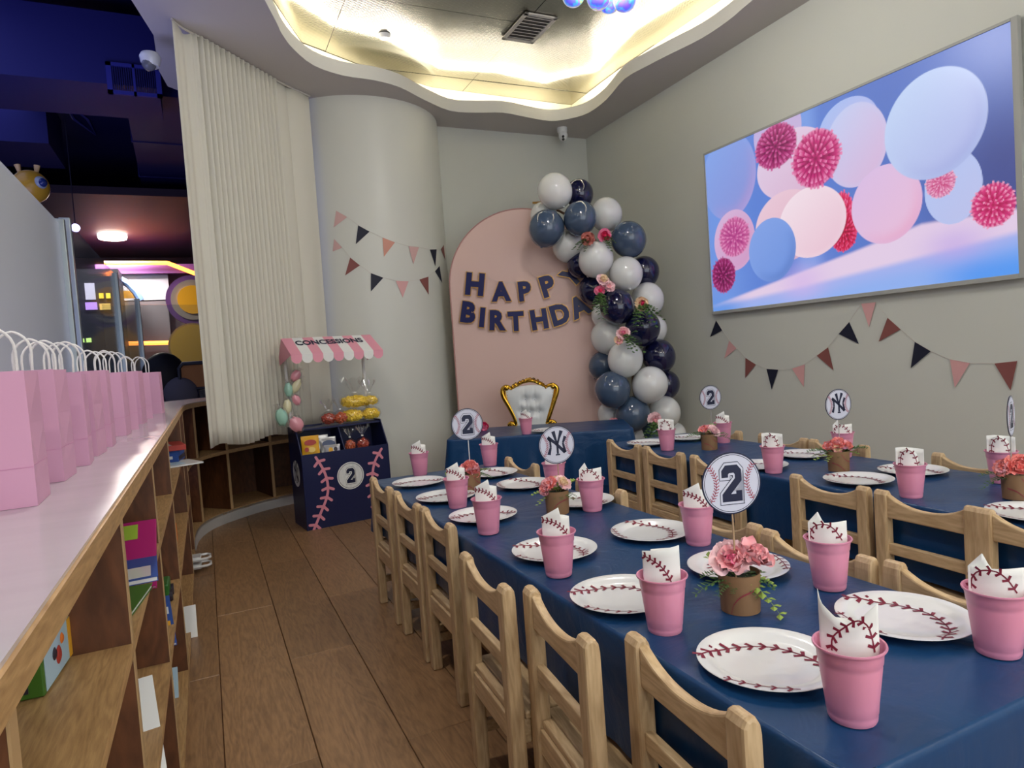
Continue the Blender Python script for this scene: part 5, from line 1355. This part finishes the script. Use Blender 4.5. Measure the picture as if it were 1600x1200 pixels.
# marshmallow treats hanging at the left pole
mm_ = [mat('treat_pink', '#e8a0ac', .6), mat('treat_mint', '#a4d4c0', .6), mat('treat_cream', '#e6e0b8', .6)]
for (px, py, mi, w_, h_, a, l) in ((462, 587, 0, .030, .040, 35, 'pink wrapped cotton treat, topmost on the left pole'), (451, 609, 1, .028, .048, 0, 'mint wrapped cotton treat, upper one'), (463, 603, 2, .026, .052, 30, 'cream wrapped cotton treat beside the upper mint one'),
        (463, 625, 0, .026, .036, -20, 'pink wrapped cotton treat, middle of the pole'), (449, 636, 2, .028, .050, 5, 'cream wrapped cotton treat, lower one'), (440, 652, 1, .040, .058, -8, 'large mint wrapped cotton treat, lowest left'), (463, 663, 0, .044, .052, -20, 'large pink wrapped cotton treat at the shelf corner')):
    c = on_y(px, py, SY+.05 if py > 640 else SY+.13)
    t = thing('cotton_treat', l, 'treat', tuple(c), 0, 'wrapped cotton treats on the stand'); t.rotation_euler = (0, R(a), 0)
    rs = random.Random(px); b = MB(); b.sphere((0, 0, 0), 1, 16, 10)
    b.v = [(x*w_*(.95+.12*math.sin(y*7+px)), y*w_*.7, z*h_*(1+.1*math.sin(x*9))) for x, y, z in b.v]
    b.build('candy', mm_[mi], t, smooth=True)
    b = MB(); vs = []; nn = 16; lv = [(.25, -h_*1.25), (.95, -h_*.8), (1.15, 0), (.95, h_*.9), (.3, h_*1.15), (.9, h_*1.55)]
    for k_, z in lv:
        for i in range(nn): q = 2*PI*i/nn; wv_ = 1+.12*math.sin(i*4.3+z*90); vs.append((w_*k_*wv_*math.cos(q), w_*k_*wv_*.75*math.sin(q), z))
    b.add(vs, [(li*nn+i, li*nn+(i+1) % nn, (li+1)*nn+(i+1) % nn, (li+1)*nn+i) for li in range(len(lv)-1) for i in range(nn)]); b.build('film', film_, t, smooth=True, ang=30)
    MB().tube([(0, 0, h_*1.1), (0, .01, h_*1.9)], .0012, 4).build('tie', swh, t)

# ================================================================== PINK ARCH, BANNERS, THRONE
BD = 5.45
bc = on_d(823, 560, BD); H0 = Vector((bc.x, bc.y, 0))
AR = .592; AT = on_d(823, 328, BD).z
t = thing('arch_backdrop', 'tall pink fabric arch backdrop standing in the corner', 'backdrop', tuple(H0), H_ROT)
pts = [(-AR, .02), (AR, .02), (AR, AT-AR)]+[(AR*math.cos(PI*i/40), AT-AR+AR*math.sin(PI*i/40)) for i in range(1, 40)]+[(-AR, AT-AR)]
fab = mat('arch_fabric', '#e2c3ba', .7, bump=.25, bscale=2.2, sheen=.2)
b = MB(); b.prism(pts, lambda x, z: (x, -.02, z), lambda x, z: (x, .02, z)); b.build('fabric_cover', fab, t, bevel=.008)
b = MB(); rim = [(x, -.021, z) for x, z in pts[2:]]; b.tube([(-AR+.0, -.018, .03)]+[(x*.995, -.018, z-.002) for x, z in pts[2:]][::-1]+[(AR, -.018, .03)], .006, 6); b.build('rim_seam', mat('seam_dark', '#b98b86', .7), t)
for s in (-1, 1): MB().span((s*.4-.03, -.2, 0), (s*.4+.03, .2, .02)).build('foot', M['white'], t)
npt = H0-VA*.045
gold2 = mat('gold_foil', '#c79a52', .35, metal=.8); nvl = mat('letter_navy', '#0f1758', .3)
lay = [('HAPPY', [(742, 444, 41, -9), (783, 455.5, 36, -2), (820, 455, 36, 2), (856, 447, 39, 13), (893, 431, 36, 38)]),
       ('BIRTHDAY', [(732, 488, 39, -12), (753.5, 496, 36, -9), (777, 500.5, 37, -5), (806, 502, 36, -1), (842.5, 499, 37, 5), (875, 491, 38, 12), (905, 479, 38, 22), (930, 464, 36, 32)])]
for wd_, chars in lay:
    P = [on_n(x, y, npt, VA) for x, y, h, a in chars]; c0 = P[2]
    t = thing('letter_banner', 'navy and gold letter garland reading '+wd_+' across the pink arch', 'banner', tuple(c0), H_ROT, 'letter garlands')
    cs = []
    for ch_, p, (x, y, h, a) in zip(wd_, P, chars):
        q = Vector(((p-c0).dot(UA), 0, p.z-c0.z)); hh = h*.84/1035.4*5.40
        cs.append(q+Vector((-math.sin(R(a)), 0, math.cos(R(a))))*hh*.46)
        for nm, off, ex, y_, m_ in (('gold_backing', .082, .0008, .001, gold2), ('letter', .055, .0008, -.0014, nvl)):
            me = text_mesh(ch_, 1, .001, 0)
            vx = [v.co.x for v in me.vertices]; vy = [v.co.y for v in me.vertices]
            x0, x1, y0, y1 = min(vx), max(vx), min(vy), max(vy)
            me = text_mesh(ch_, 1, .003, off)
            sy = hh*1.06/(y1-y0+.14); sx = sy*(.95 if ch_ != 'I' else 1.0)
            mx = Matrix.Translation(q+Vector((0, y_, 0))) @ Matrix.Rotation(R(a), 4, 'Y').inverted() @ Matrix.Rotation(PI/2, 4, 'X') @ Matrix.Diagonal((sx, sy, .3, 1)) @ Matrix.Translation((-(x0+x1)/2, -(y0+y1)/2, 0))
            mobj(nm, me, m_, t, mx)
    MB().tube([cs[0]+Vector((-.12, 0, .05))]+cs+[cs[-1]+Vector((.05, 0, .03))], .0012, 4).build('string', M['tape'], t)

# throne
TD = 5.10
tc0 = on_d(827, 632, TD); TB = Vector((tc0.x, tc0.y, 0))
t = thing('throne_chair', 'small golden throne with white tufted back behind the head table', 'chair', tuple(TB), H_ROT)
def th(px, py): 
    p = on_n(760+px/10.9, 580+py/10.9, TB, VA); return ((p-TB).dot(UA), p.z)
gd = M['gold']
left = [(395, 960), (388, 905), (440, 880), (490, 930), (500, 830), (400, 620), (310, 470), (275, 380), (280, 300), (345, 262), (420, 300), (450, 335)]
right = [(1180, 930), (1165, 870), (1095, 850), (1040, 900), (1055, 800), (1110, 620), (1165, 460), (1195, 370), (1200, 280), (1130, 228), (1050, 250), (1010, 290)]
for nm, pl in (('side_frame', left), ('side_frame', right)):
    c = curve_pts([th(*p) for p in pl], 44); n_ = len(c)
    MB().tube([(p.x, 0, p.y) for p in c], [.013+.007*math.sin(PI*i/(n_-1)) for i in range(n_)], 10).build(nm, gd, t, smooth=True)
c = curve_pts([th(*p) for p in left[4:]], 30); MB().tube([(p.x+.022, -.008, p.y-.004) for p in c], .0045, 8).build('inner_moulding', gd, t, smooth=True)
c = curve_pts([th(*p) for p in right[4:]], 30); MB().tube([(p.x-.022, -.008, p.y-.004) for p in c], .0045, 8).build('inner_moulding', gd, t, smooth=True)
crest = [(420, 300), (500, 240), (580, 190), (650, 165), (730, 150), (810, 160), (880, 185), (950, 225), (1020, 275)]
c = curve_pts([th(*p) for p in crest], 30); MB().tube([(p.x, 0, p.y-.004) for p in c], .014, 10).build('crest_rail', gd, t, smooth=True)
for k, p in enumerate(curve_pts([th(*p) for p in crest], 12)):
    b = MB(); q = []
    for i in range(22):
        a = i*.42+k; r = .014*(1-i/30); q.append((p.x+r*math.cos(a)*(1 if k < 6 else -1), -.014-.0003*i, p.y+.006+r*math.sin(a)))
    b.tube(q, [.0042*(1-i/40) for i in range(22)], 6); b.build('carved_scroll', gd, t, smooth=True)
for k, p in enumerate([th(345, 290), th(1130, 262), th(430, 905), th(1125, 880)]):
    MB().sphere((p[0], -.006, p[1]), .019 if k < 2 else .014, 14, 10, (1, .8, 1)).build('carved_knob', gd, t, smooth=True)
cw = mat('white_leather', '#dcdfdd', .28, coat=.3)
xl0, zb_ = th(520, 950); xr0, _ = th(1030, 950); xl1, zm = th(330, 400); xr1, _ = th(1150, 400); _, zt_ = th(735, 235); _, zc1 = th(450, 330)
tufts = [th(665, 480), th(825, 475), th(900, 690), th(600, 690), th(745, 690)]
b = MB()
def cf(u, v):
    q = min(1, v*1.25); xl = xl0+(xl1-xl0)*q**1.2; xr = xr0+(xr1-xr0)*q**1.2; x = xl+(xr-xl)*u
    topz = zc1+(zt_-zc1)*math.sin(PI*u)**.7; z = zb_+(topz-zb_)*v
    y = -.006-.030*(math.sin(PI*u)*math.sin(PI*v))**.5
    for tx, tz_ in tufts: y += .026*math.exp(-((x-tx)**2+(z-tz_)**2)/.0009)+.007*math.exp(-((x-tx)/.007)**2)*math.exp(-abs(z-tz_)/.06)
    return (x, y, z)
b.grid(cf, 48, 40); b.build('tufted_back', cw, t, smooth=True, ang=180)
b = MB(); b.grid(lambda u, v: (cf(u, v)[0], .012, cf(u, v)[2]), 12, 12); b.build('back_board', gd, t)
for tx, tz_ in tufts: MB().sphere((tx, -.010, tz_), .0055, 10, 6).build('tuft_button', mat('crystal', '#e8ecf4', .05, metal=.6), t, smooth=True)
b = MB()
for i in range(13):
    for u in (.0, 1.0):
        x, y, z = cf(u, .08+.88*i/12); MB().sphere((x+(.012 if u == 0 else -.012), -.012, z), .003, 6, 4).build('stud', gd, t)
MB().box((0, -.02, zb_-.04), (xr0-xl0+.10, .14, .07)).build('seat_cushion', cw, t, bevel=.02)
MB().box((0, -.02, zb_-.09), (xr0-xl0+.12, .15, .03)).build('seat_rail', gd, t, bevel=.006)
for sx in (-1, 1):
    for sy in (-.075, .035): MB().tube([(sx*.13, sy, zb_-.10), (sx*.145, sy, (zb_-.1)/2), (sx*.135, sy, .0)], [.018, .012, .014], 10).build('leg', gd, t, smooth=True)

# ================================================================== BALLOON GARLAND
bw = mat('balloon_white', '#e0e2e0', .22, coat=.5, sub=.15); bn = mat('balloon_navy', '#12153c', .14, coat=.6); bs = mat('balloon_slate', '#44566e', .16, coat=.6)
BAL = [(867,298.5,27,'w',5.02,'topmost white balloon of the garland'), (905,303,22,'n',5.20,'navy balloon at the garland top, right of the topmost white one'), (850,337,21,'w',5.28,'cream-white balloon peeking out under the topmost one'),
 (854,357,28,'s',5.00,'slate balloon overlapping the pink arch top right'), (906.5,341,26,'s',4.98,'slate balloon just below the top navy one'), (947,335,25,'w',5.14,'white balloon at the upper right shoulder of the garland'),
 (982,374,27.5,'s',5.02,'slate balloon at the right bend above the flowers'), (888,384,25,'w',5.26,'white balloon tucked behind the slate ones against the arch'), (931,405,27,'w',4.96,'white balloon below the hot pink flower'),
 (907,413,21,'n',5.24,'navy balloon mostly hidden behind the banner letter Y'), (978,427.5,26,'w',4.98,'white balloon right of the cream flower'), (1006,425,24,'n',5.16,'dark navy balloon behind the white one on the right'),
 (926,453,22,'n',5.22,'navy balloon between the banner end and the flowers'), (964,479,27,'n',4.94,'glossy navy balloon in the centre of the garland'), (1012,467,25,'w',5.10,'white balloon behind the coral flower'),
 (944,492,20,'w',5.28,'small white balloon edge behind the central navy one'), (1004,512.5,27.5,'n',4.96,'glossy navy balloon right of centre under the coral flower'), (948,526.5,25,'w',5.10,'white balloon left of the pink flower'),
 (1021,514,21,'w',5.26,'white balloon edge at the far right middle'), (1029,556,26,'n',5.06,'navy balloon at the right, above the bright white one'), (977,561,27.5,'w',4.94,'bright white balloon in the lower middle'),
 (942,571,22,'s',5.18,'slate balloon at the left edge beside the arch'), (957,608.5,28,'s',4.96,'big slate balloon low on the left'), (1015.5,601,27.7,'w',4.95,'bright white balloon low on the right'),
 (1040,601,22,'n',5.18,'navy balloon edge behind the low white one'), (1038,644,25,'w',5.10,'white balloon at the bottom right by the wall'), (955,648,21,'w',5.24,'white balloon low behind the head table'),
 (988,647,27.5,'s',5.02,'lowest big slate balloon beside the head table'), (1018,676,20,'s',5.20,'slate balloon hidden behind a plate and cup'), (990,684,20,'w',5.22,'white balloon below the lowest slate one'), (1054,678,18,'w',5.24,'white balloon at the floor end of the garland')]
rs = random.Random(2)
pth = []
for (x, y, r, c_, d, l) in BAL:
    d = min(d, 5.17)-.02; p = on_d(x, y, d+.10); rr = r*(d+.10)/1035.4
    b = MB(); pr = []
    for k in range(17):
        a = PI*k/16; z = -math.cos(a); s_ = math.sin(a); pr.append((max(.0001, s_*rr*(1+.02*z)), z*rr*1.045*(1 if z > 0 else 1.04)))
    pr = [(.0001, -rr*1.15), (rr*.07, -rr*1.14), (rr*.05, -rr*1.11), (rr*.09, -rr*1.09)]+pr[1:]
    b.lathe(pr, 32)
    o = b.build('balloon', {'w': bw, 'n': bn, 's': bs}[c_], smooth=True, ang=180); o.location = p
    back = (H0+Vector((.35, -.1, 1.3))-p); tl = Vector((rs.uniform(-.3, .3), rs.uniform(-.1, .3), 1))
    o.rotation_euler = (R(rs.uniform(8, 30)), R(rs.uniform(-30, 30)), rs.uniform(0, 6))
    tag(o, l, 'balloon', 'balloons of the garland')
strip = curve_pts([tuple(on_d(x, y, 5.36)) for x, y in ((838, 318), (880, 333), (925, 372), (950, 395), (966, 440), (985, 490), (990, 550), (990, 610), (1010, 668), (1015, 700))], 60)
st_b = MB(); st_b.tube(strip, .010, 6)
tag(st_b.build('garland_strip', mat('strip_brown', '#6b4a32', .5), smooth=True), 'brown strip that ties the balloon garland together', 'strip')
tag(MB().tube([on_d(832, 317, 5.3), on_d(848, 316, 5.3)], .009, 8).build('garland_hook', gold2), 'small brass hook at the garland top left', 'hook')
# silk flowers on the garland
def silk(label, px, py, d, r, ms, seed, leaves):
    r *= 1.2; leaves = [(a_, l_*1.25) for a_, l_ in leaves]
    c = on_d(px, py, d); t = thing('silk_flower', label, 'silk flower', tuple(c), 0, 'silk flowers on the garland'); rs = random.Random(seed)
    up = (-FF+Vector((rs.uniform(-.3, .3), 0, rs.uniform(-.1, .5)))).normalized()
    bloom(t, (0, 0, 0), r, [pk[i] for i in ms], seed, 'bloom', tuple(up), ((4, 66, .6), (5, 40, .85), (6, 12, 1.0)))
    if leaves:
        b = MB()
        for (a, ln) in leaves:
            dv = RR*math.cos(R(a))+UU*math.sin(R(a)); 
            for q in (-12, 0, 14):
                dv2 = RR*math.cos(R(a+q))+UU*math.sin(R(a+q)); sprig(b, -FF*.012, dv2-FF*.15, ln*(1 if q == 0 else .75), 'leaf', rs)
        b.build('leaves', M['leaf'], t)
silk('dusty red silk flower in the upper garland', 918, 374, 4.93, .050, (6, 6, 6), 21, [(200, .10), (250, .06)])
silk('hot pink silk flower in the upper garland', 944, 369, 4.95, .046, (5, 5, 3), 22, [(-20, .07), (-60, .08)])
silk('cream silk flower left of centre', 941, 438, 4.84, .044, (4, 4, 1), 23, [])
silk('pale pink silk flower under the cream one', 951, 449, 4.84, .040, (0, 1, 1), 24, [])
silk('rose red silk flower above the central navy balloon', 938, 455, 4.84, .038, (5, 3, 3), 25, [(270, .13), (240, .10), (285, .11)])
silk('cream and coral silk flower on the right', 1002, 474, 4.84, .052, (5, 4, 4), 26, [(250, .14), (-25, .14), (-50, .13), (230, .09)])
silk('small blush silk flower beside the navy balloon', 973, 521, 4.84, .042, (3, 0, 1), 27, [(-30, .14), (-55, .10)])
silk('peach silk flower at the edge of the white balloon', 967, 532, 4.84, .032, (4, 0, 4), 28, [])
silk('pink silk rose low in the garland', 1023, 656, 4.97, .048, (0, 1, 1), 29, [(230, .12), (260, .14), (285, .12)])
silk('pink silk flower at the foot of the garland behind the table', 958, 659, 5.0, .030, (1, 0, 0), 30, [])
silk('magenta silk bloom on the head table left end', 757, 667, 4.75, .032, (3, 3, 5), 31, [])

# ================================================================== BUNTING
flagm = {'n': mat('flag_navy', '#161a30', .6), 'p': mat('flag_pink', '#d9a6a6', .6), 'b': mat('flag_brown', '#87504c', .6), 'o': mat('flag_peach', '#cf9482', .6), 'f': mat('flag_pale', '#cfa9a6', .6)}
tri = [('n',(122,155),(152,203),(93,235)),('p',(185,252),(220,290),(162,338)),('b',(263,335),(313,367),(262,432)),('n',(364,388),(420,392),(389,487)),('p',(487,387),(548,367),(543,475)),('b',(606,325),(660,285),(686,395)),('n',(712,220),(762,163),(808,268)),('p',(820,75),(890,68),(857,187)),('b',(947,142),(1010,198),(904,257)),('n',(1078,258),(1155,303),(1058,385)),('p',(1246,342),(1342,360),(1270,478)),('b',(1460,362),(1570,350),(1538,492))]
def bunting(label, tris, conv, nrm, base_):
    t = thing('pennant_bunting', label, 'bunting', tuple(base_), 0, 'pennant buntings'); line = []
    for c_, *pp in tris:
        P = [conv(*p)-base_ for p in pp]; N_ = nrm(P[0]+base_)
        P = [p+N_*.004 for p in P]
        b = MB(); b.add([tuple(p) for p in P]+[tuple(p+N_*.0012) for p in P], [(0, 1, 2), (5, 4, 3), (0, 3, 4, 1), (1, 4, 5, 2), (2, 5, 3, 0)]); b.build('pennant', flagm[c_], t)
        line += [P[0]+N_*.001, P[1]+N_*.001]
    MB().tube(line, .0011, 4).build('string', M['tape'], t)
cv = lambda x, y: on_x(1080+x/3.077, 450+y/3.077, XW-.001)
bunting('pennant bunting in navy, pink and brown strung along the right wall under the screen', tri, cv, lambda p: Vector((-1, 0, 0)), cv(600, 400))
def cyl(x, y):
    x, y = 500+x/6.667, 300+y/6.667; r = ray(x, y); a = r.x**2+r.y**2; bq = -2*(r.x*CX+r.y*CY); c_ = CX**2+CY**2-CR**2; D = bq*bq-4*a*c_
    if D < 0: s = -bq/(2*a)
    else: s = (-bq-math.sqrt(D))/(2*a)
    return O+r*s
nc = lambda p: Vector((p.x-CX, p.y-CY, 0)).normalized()
up_ = [('f',(170,195),(285,262),(145,370)),('n',(398,347),(517,413),(373,545)),('o',(650,475),(780,525),(665,675)),('f',(920,565),(1028,575),(970,750)),('n',(1140,600),(1210,597),(1198,770)),('b',(1255,595),(1283,550),(1300,710))]
lo_ = [('f',(150,490),(235,580),(135,620)),('b',(316,683),(417,765),(263,870)),('n',(530,845),(660,893),(530,1037)),('p',(787,925),(920,930),(860,1100)),('b',(1032,912),(1125,882),(1128,1068)),('n',(1193,825),(1240,770),(1267,945))]
bunting('upper pennant bunting wrapped around the white column', up_, cyl, nc, cyl(700, 500))
bunting('lower pennant bunting wrapped around the white column', lo_, cyl, nc, cyl(700, 900))
